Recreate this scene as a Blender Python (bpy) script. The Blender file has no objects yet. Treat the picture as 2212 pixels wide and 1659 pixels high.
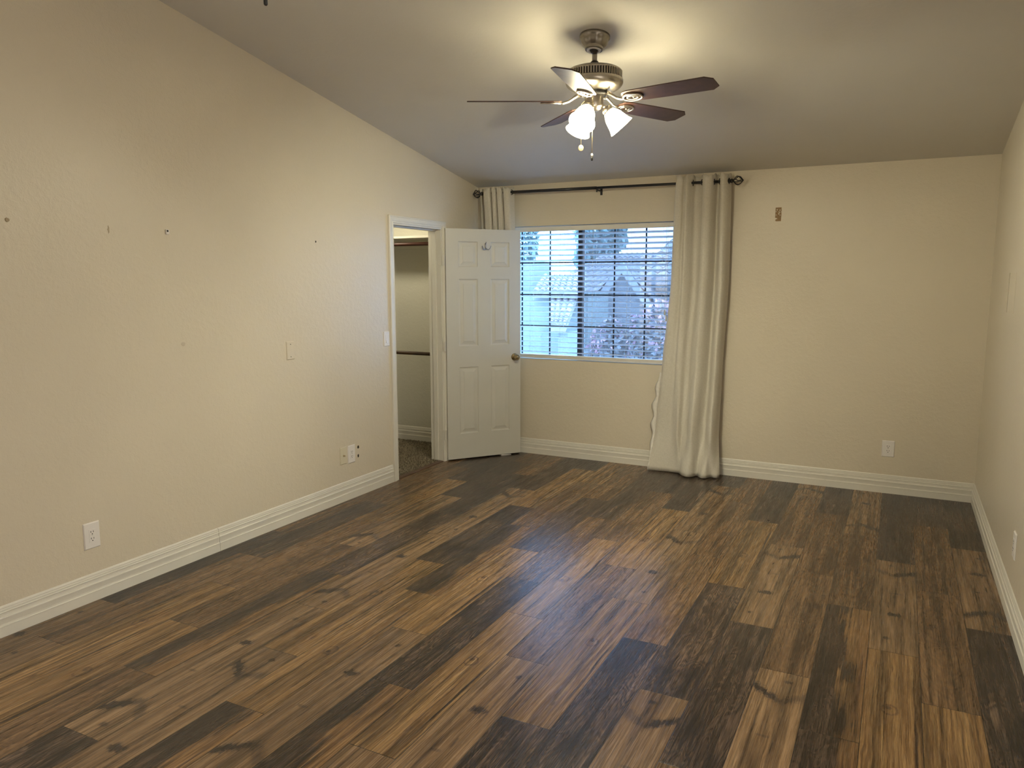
import bpy, bmesh, math, random
from mathutils import Vector, Matrix
random.seed(7)
PI = math.pi
scene = bpy.context.scene
COL = scene.collection

# ------------------------------------------------------------------ camera
CX, CY, CZ = 3.5493, -6.2696, 1.6014
YAW, PITCH, ROLL = -0.4718, -0.1359, -0.0013
FPX, PW, PH = 1637.65, 2212, 1659
_f = Vector((math.sin(YAW)*math.cos(PITCH), math.cos(YAW)*math.cos(PITCH), math.sin(PITCH)))
_r = Vector((math.cos(YAW), -math.sin(YAW), 0))
_u = _r.cross(_f)
_R = _r*math.cos(ROLL) + _u*math.sin(ROLL)
_U = -_r*math.sin(ROLL) + _u*math.cos(ROLL)
cam_d = bpy.data.cameras.new('camera')
cam_d.sensor_fit = 'HORIZONTAL'; cam_d.sensor_width = 36.0
cam_d.lens = FPX/PW*36.0
cam_d.clip_start = 0.02; cam_d.clip_end = 300
cam = bpy.data.objects.new('camera', cam_d); COL.objects.link(cam)
cam.matrix_world = Matrix(((_R.x, _U.x, -_f.x, CX), (_R.y, _U.y, -_f.y, CY), (_R.z, _U.z, -_f.z, CZ), (0, 0, 0, 1)))
scene.camera = cam

# ------------------------------------------------------------------ view, sky
scene.view_settings.view_transform = 'Standard'
scene.view_settings.look = 'None'
scene.view_settings.gamma = 1.0
scene.view_settings.use_curve_mapping = False
scene.view_settings.exposure = 0.14
scene.cycles.use_denoising = True
scene.cycles.max_bounces = 10
scene.cycles.diffuse_bounces = 6
scene.cycles.transparent_max_bounces = 24
scene.cycles.sample_clamp_indirect = 4.0

SKY_STRENGTH = 3.7
LAMP_GLOW = 44.0          # glass shades of the lit fan
BULB_GLOW = 2600.0          # bulbs inside them
LAMP_COL = (1.0, 0.94, 0.71)
world = bpy.data.worlds.new('sky'); scene.world = world; world.use_nodes = True
wn = world.node_tree; wn.nodes.clear()
_bg = wn.nodes.new('ShaderNodeBackground'); _wo = wn.nodes.new('ShaderNodeOutputWorld')
_tc = wn.nodes.new('ShaderNodeTexCoord'); _sx = wn.nodes.new('ShaderNodeSeparateXYZ')
_rp = wn.nodes.new('ShaderNodeValToRGB')
_rp.color_ramp.elements[0].position = 0.14; _rp.color_ramp.elements[0].color = (0.85, 1.62, 3.1, 1)
_rp.color_ramp.elements[1].position = 0.40; _rp.color_ramp.elements[1].color = (1.1, 2.1, 4.0, 1)
wn.links.new(_tc.outputs['Generated'], _sx.inputs[0]); wn.links.new(_sx.outputs['Z'], _rp.inputs[0])
wn.links.new(_rp.outputs[0], _bg.inputs['Color']); _bg.inputs['Strength'].default_value = SKY_STRENGTH
wn.links.new(_bg.outputs[0], _wo.inputs[0])

# ------------------------------------------------------------------ helpers
class NT:
    """small wrapper for building node materials"""
    def __init__(s, name):
        s.mat = bpy.data.materials.new(name); s.mat.use_nodes = True
        s.t = s.mat.node_tree; s.b = s.t.nodes['Principled BSDF']; s.out = s.t.nodes['Material Output']
    def n(s, typ, **kw):
        x = s.t.nodes.new(typ)
        for k, v in kw.items(): setattr(x, k, v)
        return x
    def put(s, sock, v):
        if v is None: return
        if hasattr(v, 'is_linked') or isinstance(v, bpy.types.NodeSocket): s.t.links.new(v, sock)
        else: sock.default_value = v
    def m(s, op, a, b=None, c=None, clamp=False):
        x = s.n('ShaderNodeMath', operation=op); x.use_clamp = clamp
        s.put(x.inputs[0], a); s.put(x.inputs[1], b); s.put(x.inputs[2], c)
        return x.outputs[0]
    def xyz(s, a, b, c=0.0):
        x = s.n('ShaderNodeCombineXYZ'); s.put(x.inputs[0], a); s.put(x.inputs[1], b); s.put(x.inputs[2], c); return x.outputs[0]
    def noise(s, vec=None, scale=1.0, detail=3.0, rough=0.55, dist=0.0):
        x = s.n('ShaderNodeTexNoise'); s.put(x.inputs['Vector'], vec); x.inputs['Scale'].default_value = scale
        x.inputs['Detail'].default_value = detail; x.inputs['Roughness'].default_value = rough; x.inputs['Distortion'].default_value = dist
        return x.outputs[0]
    def sstep(s, v, a, b):
        x = s.n('ShaderNodeMapRange', interpolation_type='SMOOTHSTEP'); s.put(x.inputs[0], v)
        x.inputs[1].default_value = a; x.inputs[2].default_value = b; return x.outputs[0]
    def ramp(s, v, *stops):
        x = s.n('ShaderNodeValToRGB'); s.put(x.inputs[0], v); e = x.color_ramp.elements
        while len(e) < len(stops): e.new(0.5)
        for q, (p, c) in zip(e, stops): q.position = p; q.color = (*c, 1) if len(c) == 3 else c
        return x.outputs[0]
    def mix(s, f, a, b, typ='MIX'):
        x = s.n('ShaderNodeMix', data_type='RGBA', blend_type=typ); s.put(x.inputs[0], f)
        s.put(x.inputs[6], a if not isinstance(a, tuple) else (*a, 1)); s.put(x.inputs[7], b if not isinstance(b, tuple) else (*b, 1))
        return x.outputs[2]
    def bump(s, h, strength=0.3, dist=0.002, normal=None):
        x = s.n('ShaderNodeBump'); x.inputs['Strength'].default_value = strength; x.inputs['Distance'].default_value = dist
        s.put(x.inputs['Height'], h); s.put(x.inputs['Normal'], normal); return x.outputs[0]
    def obj(s): return s.n('ShaderNodeTexCoord').outputs['Object']

def simple(name, col, rough=0.5, metal=0.0, spec=0.5, var=0.0, vscale=30.0, bump=0.0, bscale=200.0, bdist=0.001, coat=0.0):
    t = NT(name); p = t.b
    p.inputs['Roughness'].default_value = rough; p.inputs['Metallic'].default_value = metal
    p.inputs['Specular IOR Level'].default_value = spec; p.inputs['Coat Weight'].default_value = coat
    nz = t.noise(t.obj(), vscale, 3)
    lo = tuple(c*(1-var) for c in col); hi = tuple(min(1, c*(1+var)) for c in col)
    t.put(p.inputs['Base Color'], t.ramp(nz, (0.3, lo), (0.7, hi)))
    if bump: t.put(p.inputs['Normal'], t.bump(t.noise(t.obj(), bscale, 3), bump, bdist))
    return t.mat

def emit(name, col, strength):
    t = NT(name); e = t.n('ShaderNodeEmission'); e.inputs[0].default_value = (*col, 1); e.inputs[1].default_value = strength
    t.t.links.new(e.outputs[0], t.out.inputs[0]); return t.mat

def link(name, me, mat=None, parent=None, loc=None):
    o = bpy.data.objects.new(name, me); COL.objects.link(o)
    if mat is not None:
        for m in (mat if isinstance(mat, (list, tuple)) else [mat]): me.materials.append(m)
    if parent is not None: o.parent = parent
    if loc is not None: o.location = loc
    return o
def obj(name, bm, mat, parent=None, smooth=False, loc=None, bevel=0.0):
    if smooth:
        for f in bm.faces: f.smooth = True
    me = bpy.data.meshes.new(name); bm.normal_update(); bm.to_mesh(me); bm.free()
    o = link(name, me, mat, parent, loc)
    if bevel:
        md = o.modifiers.new('bevel', 'BEVEL'); md.width = bevel; md.segments = 2; md.limit_method = 'ANGLE'
    return o
def tag(o, label, cat, group=None):
    o['label'] = label; o['category'] = cat
    if group: o['group'] = group
    return o
def struct(o, kind='structure'):
    o['kind'] = kind; return o
def thing(name, label, cat, loc=(0, 0, 0), rotz=0.0, group=None):
    o = bpy.data.objects.new(name, None); COL.objects.link(o); o.location = loc; o.rotation_euler = (0, 0, rotz)
    o.empty_display_size = 0.1
    return tag(o, label, cat, group)
def bx(bm, x0, x1, y0, y1, z0, z1, M=None):
    vs = [bm.verts.new(Vector(p) if M is None else M @ Vector(p)) for p in
          ((x0, y0, z0), (x1, y0, z0), (x1, y1, z0), (x0, y1, z0), (x0, y0, z1), (x1, y0, z1), (x1, y1, z1), (x0, y1, z1))]
    fs = [bm.faces.new([vs[i] for i in q]) for q in ((0, 3, 2, 1), (4, 5, 6, 7), (0, 1, 5, 4), (1, 2, 6, 5), (2, 3, 7, 6), (3, 0, 4, 7))]
    return fs
def box(x0, x1, y0, y1, z0, z1, M=None):
    bm = bmesh.new(); bx(bm, x0, x1, y0, y1, z0, z1, M); return bm
def lathe(bm, prof, n=32, M=None, mod=None, cap=True):
    rings = []
    for (r, z) in prof:
        ring = []
        for i in range(n):
            a = 2*PI*i/n; rr = r*(mod(a, z) if mod else 1)
            p = Vector((rr*math.cos(a), rr*math.sin(a), z)); ring.append(bm.verts.new(M @ p if M else p))
        rings.append(ring)
    for a, b in zip(rings, rings[1:]):
        for i in range(n):
            bm.faces.new((a[i], a[(i+1) % n], b[(i+1) % n], b[i]))
    if cap:
        if prof[0][0] > 1e-6: bm.faces.new(rings[0][::-1])
        if prof[-1][0] > 1e-6: bm.faces.new(rings[-1])
    return bm
def tube(bm, pts, r, n=8, closed=False):
    pts = [Vector(p) for p in pts]; rings = []; up = None; N = len(pts)
    for i, p in enumerate(pts):
        if closed: d = pts[(i+1) % N]-pts[i-1]
        else: d = pts[min(i+1, N-1)]-pts[max(i-1, 0)]
        d.normalize()
        if up is None: up = d.orthogonal().normalized()
        up = (up-d*up.dot(d)).normalized(); s = d.cross(up)
        rr = r[i] if isinstance(r, (list, tuple)) else r
        rings.append([bm.verts.new(p+(up*math.cos(2*PI*k/n)+s*math.sin(2*PI*k/n))*rr) for k in range(n)])
    L = N if closed else N-1
    for i in range(L):
        a, b = rings[i], rings[(i+1) % N]
        for k in range(n): bm.faces.new((a[k], a[(k+1) % n], b[(k+1) % n], b[k]))
    if not closed: bm.faces.new(rings[0][::-1]); bm.faces.new(rings[-1])
    return bm
def ellipse(cx, cy, cz, rx, ry, n=28):
    return [(cx+rx*math.cos(2*PI*i/n), cy+ry*math.sin(2*PI*i/n), cz) for i in range(n)]
def prism(bm, poly, axis, a, b):
    """extrude a polygon given in the two other axes from a to b along axis (0,1,2)"""
    def pt(p, t):
        if axis == 0: return (t, p[0], p[1])
        if axis == 1: return (p[0], t, p[1])
        return (p[0], p[1], t)
    A = [bm.verts.new(pt(p, a)) for p in poly]; B = [bm.verts.new(pt(p, b)) for p in poly]
    n = len(poly); bm.faces.new(A[::-1]); bm.faces.new(B)
    for i in range(n): bm.faces.new((A[i], A[(i+1) % n], B[(i+1) % n], B[i]))
    bmesh.ops.recalc_face_normals(bm, faces=bm.faces[:])
    return bm
def sweep(bm, prof, p0, p1, nrm, up=(0, 0, 1)):
    """prof: (out, height) points; extruded from p0 to p1 with 'out' along nrm"""
    p0, p1, nrm, up = Vector(p0), Vector(p1), Vector(nrm), Vector(up)
    A = [bm.verts.new(p0+nrm*a+up*h) for a, h in prof]; B = [bm.verts.new(p1+nrm*a+up*h) for a, h in prof]
    n = len(prof); bm.faces.new(A[::-1]); bm.faces.new(B)
    for i in range(n): bm.faces.new((A[i], A[(i+1) % n], B[(i+1) % n], B[i]))
    bmesh.ops.recalc_face_normals(bm, faces=bm.faces[:])
    return bm
def at(px, py, Y):
    """world point on the plane y = Y that shows at photo pixel (px, py)"""
    d = _f+_R*((px-PW/2)/FPX)-_U*((py-PH/2)/FPX); t = (Y-CY)/d.y
    return Vector((CX, CY, CZ))+d*t

# ------------------------------------------------------------------ materials
def paint(name, col, rough=0.36, spec=0.5, relief=0.36):
    t = NT(name); o = t.obj()
    blot = t.noise(o, 34.0, 4, 0.6); fine = t.noise(o, 130.0, 3, 0.55)
    plate = t.sstep(blot, 0.44, 0.60)
    h = t.m('ADD', t.m('MULTIPLY', plate, 0.50), t.m('MULTIPLY', fine, 0.75))
    t.put(t.b.inputs['Normal'], t.bump(h, relief, 0.0026))
    t.put(t.b.inputs['Base Color'], t.ramp(t.noise(o, 1.3, 3), (0.3, tuple(c*0.975 for c in col)), (0.7, tuple(c*1.02 for c in col))))
    t.b.inputs['Roughness'].default_value = rough; t.b.inputs['Specular IOR Level'].default_value = spec
    return t.mat
WALL = paint('cream wall paint', (0.66, 0.595, 0.475))
CEIL = paint('ceiling paint', (0.66, 0.64, 0.595), 0.6, 0.3, 0.16)
CLOSETP = paint('closet wall paint', (0.60, 0.585, 0.50), 0.6, 0.3)
TRIM = simple('white trim paint', (0.70, 0.675, 0.60), 0.38, var=0.02, vscale=8, bump=0.06, bscale=60)
DOORP = simple('white door paint', (0.58, 0.565, 0.505), 0.42, var=0.015, vscale=5, bump=0.05, bscale=240)
PLATE_W = simple('white plastic', (0.78, 0.75, 0.72), 0.35, var=0.01)
PLATE_I = simple('ivory plastic', (0.66, 0.61, 0.47), 0.4, var=0.01)
PLATE_P = simple('painted plate', (0.66, 0.595, 0.475), 0.45, var=0.01)
SLOT = simple('dark slot', (0.012, 0.010, 0.009), 0.6)
HOLE = simple('dark hole', (0.035, 0.028, 0.02), 0.9)
NICKEL = simple('brushed nickel', (0.55, 0.51, 0.45), 0.28, 1.0, var=0.05, vscale=60, bump=0.05, bscale=400)
NICKEL_D = simple('dark nickel', (0.30, 0.275, 0.24), 0.35, 1.0, var=0.06, vscale=40)
BRASS = simple('antique brass', (0.32, 0.25, 0.14), 0.33, 1.0, var=0.1, vscale=50)
SILVER = simple('silver hook metal', (0.42, 0.42, 0.42), 0.3, 1.0, var=0.05)
BLACKM = simple('black rod metal', (0.010, 0.010, 0.012), 0.38, var=0.2, vscale=40)
BLACKP = simple('black plastic', (0.015, 0.014, 0.013), 0.5)
BLADE = simple('dark cherry blade', (0.060, 0.030, 0.024), 0.42, spec=0.45, var=0.25, vscale=22, coat=0.0)
CHAIN = simple('pale chain', (0.75, 0.66, 0.45), 0.4, 0.4)
SHADE_ON = emit('lit frosted glass', (1.0, 0.86, 0.54), LAMP_GLOW)
BULB_ON = emit('lit bulb', LAMP_COL, BULB_GLOW)
SHADE_OFF = simple('unlit frosted glass', (0.85, 0.84, 0.80), 0.3)
BULB_OFF = simple('unlit bulb', (0.9, 0.9, 0.88), 0.2)
CLOSET_GLOW = emit('lit closet dome', (1.0, 0.90, 0.66), 80.0)
ROD_WOOD = simple('red brown rod wood', (0.055, 0.016, 0.008), 0.45, var=0.2, vscale=20)
ROD_WOOD2 = simple('dark brown rod wood', (0.050, 0.026, 0.010), 0.45, var=0.2, vscale=20)
SLATM = NT('blind slat vinyl'); SLATM.b.inputs['Base Color'].default_value = (0.80, 0.80, 0.80, 1); SLATM.b.inputs['Roughness'].default_value = 0.4
_tr = SLATM.n('ShaderNodeBsdfTranslucent'); _tr.inputs[0].default_value = (0.86, 0.88, 0.90, 1)
_mx = SLATM.n('ShaderNodeMixShader'); _mx.inputs[0].default_value = 0.28
SLATM.t.links.new(SLATM.b.outputs[0], _mx.inputs[1]); SLATM.t.links.new(_tr.outputs[0], _mx.inputs[2]); SLATM.t.links.new(_mx.outputs[0], SLATM.out.inputs[0])
SLATM = SLATM.mat
BLINDW = simple('blind white vinyl', (0.72, 0.70, 0.64), 0.4, var=0.03, vscale=12)
BRONZE = simple('dark bronze frame', (0.020, 0.019, 0.020), 0.45, 0.3, var=0.15)
CORD = simple('blind cord', (0.70, 0.68, 0.62), 0.8)
# curtain cloth: woven, slightly translucent
_c = NT('off white curtain cloth'); _o = _c.obj()
_w = _c.m('ADD', _c.noise(_c.n('ShaderNodeTexCoord').outputs['Object'], 420, 2), _c.noise(_o, 60, 3))
_c.put(_c.b.inputs['Base Color'], _c.ramp(_c.noise(_o, 90, 4), (0.25, (0.63, 0.59, 0.50)), (0.75, (0.74, 0.70, 0.61))))
_c.put(_c.b.inputs['Normal'], _c.bump(_w, 0.25, 0.001)); _c.b.inputs['Roughness'].default_value = 0.85; _c.b.inputs['Sheen Weight'].default_value = 0.15
_tr = _c.n('ShaderNodeBsdfTranslucent'); _tr.inputs[0].default_value = (0.65, 0.62, 0.55, 1)
_mx = _c.n('ShaderNodeMixShader'); _mx.inputs[0].default_value = 0.14
_c.t.links.new(_c.b.outputs[0], _mx.inputs[1]); _c.t.links.new(_tr.outputs[0], _mx.inputs[2]); _c.t.links.new(_mx.outputs[0], _c.out.inputs[0])
CLOTH = _c.mat
HEM = simple('satin curtain hem', (0.76, 0.73, 0.66), 0.35, var=0.06, vscale=40, bump=0.4, bscale=60, bdist=0.004)
# glass
_g = NT('window glass'); _gl = _g.n('ShaderNodeBsdfGlossy'); _gl.inputs['Roughness'].default_value = 0.02
_tp = _g.n('ShaderNodeBsdfTransparent'); _tp.inputs[0].default_value = (0.93, 0.96, 0.97, 1); _mx = _g.n('ShaderNodeMixShader'); _mx.inputs[0].default_value = 0.05
_g.t.links.new(_tp.outputs[0], _mx.inputs[1]); _g.t.links.new(_gl.outputs[0], _mx.inputs[2]); _g.t.links.new(_mx.outputs[0], _g.out.inputs[0]); GLASS = _g.mat
_g = NT('warm tinted fill glass'); _gl = _g.n('ShaderNodeBsdfGlossy'); _gl.inputs['Roughness'].default_value = 0.02  # warm tint offsets the blue sky through the added, unseen side windows
_tp = _g.n('ShaderNodeBsdfTransparent'); _tp.inputs[0].default_value = (1.0, 0.70, 0.48, 1); _mx = _g.n('ShaderNodeMixShader'); _mx.inputs[0].default_value = 0.05
_g.t.links.new(_tp.outputs[0], _mx.inputs[1]); _g.t.links.new(_gl.outputs[0], _mx.inputs[2]); _g.t.links.new(_mx.outputs[0], _g.out.inputs[0]); TINTED = _g.mat
_g = NT('insect screen mesh'); _df = _g.n('ShaderNodeBsdfDiffuse'); _df.inputs[0].default_value = (0.30, 0.29, 0.31, 1)
_tp = _g.n('ShaderNodeBsdfTransparent'); _mx = _g.n('ShaderNodeMixShader'); _mx.inputs[0].default_value = 0.36
_g.t.links.new(_tp.outputs[0], _mx.inputs[1]); _g.t.links.new(_df.outputs[0], _mx.inputs[2]); _g.t.links.new(_mx.outputs[0], _g.out.inputs[0]); SCREEN = _g.mat
# exterior
STUCCO = simple('pale stucco', (0.205, 0.215, 0.185), 0.9, var=0.05, vscale=4, bump=0.3, bscale=30)
STUCCO2 = simple('tan stucco', (0.22, 0.205, 0.195), 0.9, var=0.05, vscale=4, bump=0.3, bscale=30)
FASCIA = simple('pale fascia', (0.36, 0.33, 0.32), 0.7)
TILE = simple('roof tile', (0.25, 0.205, 0.19), 0.85, var=0.30, vscale=9)
DARKWIN = simple('house window glass', (0.17, 0.18, 0.20), 0.2)
GROUNDM = simple('yard gravel', (0.40, 0.38, 0.35), 0.95, var=0.25, vscale=8)
LEAF = simple('bush leaf', (0.23, 0.215, 0.205), 0.7, var=0.5, vscale=5)
LEAF2 = simple('tree leaf', (0.19, 0.25, 0.22), 0.7, var=0.45, vscale=1.5)
BLOSSOM = simple('pink blossom', (0.66, 0.33, 0.40), 0.7, var=0.2, vscale=6)
BARK = simple('bark', (0.16, 0.12, 0.09), 0.9, var=0.3)

# ---- laminate floor: each plank carries one of five printed wood figures
def floor_mat():
    t = NT('printed laminate planks')
    uv = t.n('ShaderNodeUVMap'); uv.uv_map = 'plank'; s = t.n('ShaderNodeSeparateXYZ'); t.t.links.new(uv.outputs[0], s.inputs[0])
    u, V = s.outputs[0], s.outputs[1]                       # u 0..1 across, V metres along
    def att(nm): a = t.n('ShaderNodeAttribute'); a.attribute_name = nm; return a.outputs['Fac']
    kind, seed, tone = att('figure'), att('seed'), att('tone')
    U = t.m('MULTIPLY', u, 0.1985); z = t.m('MULTIPLY', seed, 5.0)
    m = t.m
    warp = m('SUBTRACT', t.noise(t.xyz(m('MULTIPLY', U, 16), m('MULTIPLY', V, 4.0), z), 1, 3), 0.5)
    warp2 = m('SUBTRACT', t.noise(t.xyz(m('MULTIPLY', U, 40), m('MULTIPLY', V, 12.0), z), 1, 3), 0.5)
    fine = t.noise(t.xyz(m('MULTIPLY', U, 420), m('MULTIPLY', V, 7), z), 1, 3, 0.6)
    pore = t.noise(t.xyz(m('MULTIPLY', U, 900), m('MULTIPLY', V, 22), z), 1, 2, 0.5)
    rough_n = t.noise(t.xyz(m('MULTIPLY', U, 90), m('MULTIPLY', V, 60), z), 1, 3, 0.6)
    def spot(u0, v0, a, b, wob=0.5):
        dx = m('DIVIDE', m('SUBTRACT', u, u0), a); dy = m('DIVIDE', m('SUBTRACT', V, v0), b)
        d = m('SQRT', m('ADD', m('MULTIPLY', dx, dx), m('MULTIPLY', dy, dy)))
        return m('ADD', d, m('MULTIPLY', m('ADD', warp2, m('SUBTRACT', rough_n, 0.5)), wob*2))
    def dark(d, a=1.15, b=0.45): return t.sstep(d, a, b)
    # long grain in metres-of-width with pinches round knots
    def grain(freq, stretch, knots, wamp=0.020):
        w = m('ADD', U, m('MULTIPLY', warp, wamp))
        for (u0, v0, rad, amp) in knots:
            dx = m('SUBTRACT', u, u0); dy = m('DIVIDE', m('SUBTRACT', V, v0), 2.2)
            r2 = m('ADD', m('MULTIPLY', dx, dx), m('MULTIPLY', dy, dy))
            g = m('POWER', 2.718, m('MULTIPLY', r2, -1.0/(rad*rad)))
            w = m('SUBTRACT', w, m('MULTIPLY', m('MULTIPLY', dx, g), amp))
        return t.noise(t.xyz(m('MULTIPLY', w, freq), m('MULTIPLY', V, stretch), z), 1, 4, 0.62)
    # V: tan with smudged knots and a dark chevron
    gv = grain(85, 1.1, [(0.5, 0.95, 0.30, 0.12)])
    cv = t.ramp(gv, (0.26, (0.080, 0.046, 0.022)), (0.46, (0.165, 0.100, 0.050)), (0.74, (0.275, 0.178, 0.096)))
    chev = m('SUBTRACT', m('SUBTRACT', V, 0.985), m('MULTIPLY', m('ABSOLUTE', m('SUBTRACT', u, 0.56)), 0.16))
    chev = m('ADD', chev, m('ADD', m('ADD', m('MULTIPLY', warp2, 0.070), m('MULTIPLY', m('SUBTRACT', rough_n, 0.5), 0.075)), 0.028))
    lr = m('ADD', 0.62, m('MULTIPLY', t.sstep(u, 0.62, 0.35), 0.5))
    mk = m('MULTIPLY', t.sstep(m('ABSOLUTE', chev), 0.046, 0.006), lr)
    mk = m('MAXIMUM', mk, dark(spot(0.50, 0.42, 0.20, 0.030, 0.8)))
    mk = m('MAXIMUM', mk, m('MULTIPLY', dark(spot(0.66, 0.14, 0.08, 0.018)), 0.8))
    mk = m('MAXIMUM', mk, m('MULTIPLY', dark(spot(0.62, 1.12, 0.10, 0.016)), 0.8))
    mk = m('MAXIMUM', mk, m('MULTIPLY', dark(spot(0.45, 0.70, 0.14, 0.010)), 0.55))
    ln = t.sstep(m('ABSOLUTE', m('ADD', m('SUBTRACT', u, 0.63), m('MULTIPLY', warp, 0.18))), 0.022, 0.006)
    ln = m('MULTIPLY', ln, m('MULTIPLY', t.sstep(V, 0.22, 0.45), t.sstep(t.noise(t.xyz(0.0, m('MULTIPLY', V, 9), z), 1, 2), 0.45, 0.6)))
    mk = m('MAXIMUM', mk, m('MULTIPLY', ln, 0.75))
    cv = t.mix(m('MULTIPLY', mk, 0.96, None, True), cv, (0.030, 0.020, 0.015))
    # S: golden streaks, open knot and a long dark split
    gs = grain(120, 0.8, [(0.46, 0.50, 0.14, 0.16), (0.7, 1.02, 0.10, 0.10)], 0.034)
    cs = t.ramp(gs, (0.25, (0.069, 0.035, 0.014)), (0.45, (0.161, 0.090, 0.036)), (0.62, (0.272, 0.166, 0.071)), (0.8, (0.403, 0.272, 0.134)))
    ring = spot(0.46, 0.50, 0.15, 0.040, 0.25)
    cs = t.mix(m('MULTIPLY', t.sstep(m('ABSOLUTE', m('SUBTRACT', ring, 0.9)), 0.22, 0.05), 0.7), cs, (0.070, 0.034, 0.016))
    cs = t.mix(m('MULTIPLY', dark(spot(0.44, 0.485, 0.07, 0.016, 0.3)), 0.8), cs, (0.045, 0.024, 0.014))
    cs = t.mix(m('MULTIPLY', dark(spot(0.70, 1.03, 0.05, 0.022)), 0.6), cs, (0.060, 0.030, 0.016))
    sp = m('ABSOLUTE', m('ADD', m('SUBTRACT', u, 0.90), m('ADD', m('MULTIPLY', warp, 0.10), m('MULTIPLY', m('SUBTRACT', V, 0.6), 0.05))))
    wsp = m('MULTIPLY', t.sstep(sp, 0.040, 0.014), m('MULTIPLY', t.sstep(V, 0.35, 0.6), t.sstep(V, 1.15, 0.9)))
    cs = t.mix(m('MULTIPLY', wsp, 0.9), cs, (0.034, 0.020, 0.013))
    # E: cathedral arches running into an eye
    par = m('SUBTRACT', m('MULTIPLY', V, 11.0), m('MULTIPLY', m('POWER', m('ABSOLUTE', m('SUBTRACT', u, 0.5)), 2.0), 17.0))
    eye = m('MULTIPLY', m('SQRT', m('ADD', m('POWER', m('DIVIDE', m('SUBTRACT', u, 0.58), 0.20), 2.0), m('POWER', m('DIVIDE', m('SUBTRACT', V, 0.80), 0.16), 2.0))), 1.6)
    sel = t.sstep(V, 0.48, 0.60)
    Fd = m('ADD', m('MULTIPLY', par, m('SUBTRACT', 1.0, sel)), m('MULTIPLY', eye, sel))
    band = m('SINE', m('ADD', m('MULTIPLY', Fd, 7.5), m('MULTIPLY', m('ADD', warp, warp2), 15.0)))
    ge = grain(95, 1.0, [(0.58, 0.80, 0.3, 0.10)])
    eb = m('ADD', m('MULTIPLY', m('ADD', m('MULTIPLY', band, 0.5), 0.5), 0.17), m('MULTIPLY', ge, 0.86))
    ce = t.ramp(eb, (0.22, (0.051, 0.028, 0.013)), (0.50, (0.126, 0.072, 0.034)), (0.82, (0.245, 0.149, 0.076)))
    ce = t.mix(m('MULTIPLY', t.sstep(t.noise(t.xyz(m('MULTIPLY', U, 9), m('MULTIPLY', V, 2.4), z), 1, 2), 0.48, 0.72), 0.55), ce, (0.070, 0.038, 0.020))
    ce = t.mix(m('MULTIPLY', dark(spot(0.74, 0.74, 0.14, 0.045, 0.7)), 0.6), ce, (0.046, 0.026, 0.016))
    ce = t.mix(m('MULTIPLY', dark(spot(0.86, 0.90, 0.05, 0.016)), 0.7), ce, (0.046, 0.026, 0.016))
    # D: dark walnut with swirls
    topo = t.noise(t.xyz(m('MULTIPLY', U, 13), m('MULTIPLY', V, 2.6), z), 1, 2, 0.45, 0.6)
    sw = m('SINE', m('ADD', m('MULTIPLY', topo, 95.0), m('MULTIPLY', warp2, 5.0)))
    gd = grain(70, 1.6, [(0.45, 0.25, 0.3, 0.14)], 0.06)
    db = m('ADD', m('MULTIPLY', m('ADD', m('MULTIPLY', sw, 0.5), 0.5), 0.20), m('MULTIPLY', gd, 0.84))
    cd = t.ramp(db, (0.28, (0.018, 0.011, 0.008)), (0.54, (0.056, 0.036, 0.024)), (0.84, (0.185, 0.120, 0.078)))
    cloud = t.sstep(t.noise(t.xyz(m('MULTIPLY', U, 7), m('MULTIPLY', V, 3.2), z), 1, 3), 0.46, 0.66)
    cd = t.mix(m('MULTIPLY', cloud, 0.72), cd, (0.020, 0.014, 0.011))
    lines0 = t.noise(t.xyz(m('MULTIPLY', U, 120), m('MULTIPLY', V, 1.6), z), 1, 3, 0.6)
    # M: dark heartwood down one side, golden sapwood down the other
    edge = m('ADD', m('SUBTRACT', u, 0.60), m('ADD', m('MULTIPLY', warp, 0.9), m('MULTIPLY', m('SUBTRACT', V, 0.6), -0.22)))
    cm = t.mix(t.sstep(m('ADD', edge, m('MULTIPLY', m('SUBTRACT', lines0, 0.5), 0.7)), -0.12, 0.14), t.mix(0.45, cd, (0.028, 0.018, 0.011)), t.mix(0.35, cs, (0.11, 0.052, 0.022)))
    col = cv
    for i, c in ((1, cs), (2, ce), (3, cd), (4, cm)):
        col = t.mix(m('COMPARE', kind, float(i), 0.3), col, c)
    g = m('MULTIPLY', m('ADD', 0.50, m('MULTIPLY', fine, 1.06)), m('ADD', 0.80, m('MULTIPLY', pore, 0.40)))
    g = m('MULTIPLY', g, tone)
    lines = t.noise(t.xyz(m('ADD', m('MULTIPLY', U, 210), m('MULTIPLY', warp, 3.2)), m('MULTIPLY', V, 2.2), m('ADD', z, 1.7)), 1, 3, 0.6)
    g = m('MULTIPLY', g, m('SUBTRACT', 1.0, m('MULTIPLY', t.sstep(lines, 0.52, 0.62), 0.46)))
    streak = t.noise(t.xyz(m('MULTIPLY', U, 26), m('MULTIPLY', V, 1.3), m('ADD', z, 3.3)), 1, 3, 0.6)
    g = m('MULTIPLY', g, m('ADD', 0.50, m('MULTIPLY', t.sstep(streak, 0.34, 0.58), 0.62)))
    col = t.mix(1.0, col, t.xyz(g, g, g), 'MULTIPLY')
    eu = m('MULTIPLY', m('MINIMUM', u, m('SUBTRACT', 1.0, u)), 0.1985); ev = m('MINIMUM', V, m('SUBTRACT', 1.194, V))
    seam = t.sstep(m('MINIMUM', eu, ev), 0.0022, 0.0009)
    col = t.mix(m('MULTIPLY', seam, 0.85), col, (0.010, 0.007, 0.005))
    t.put(t.b.inputs['Base Color'], col)
    t.put(t.b.inputs['Roughness'], m('ADD', 0.22, m('MULTIPLY', fine, 0.10)))
    t.b.inputs['Specular IOR Level'].default_value = 0.40
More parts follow.
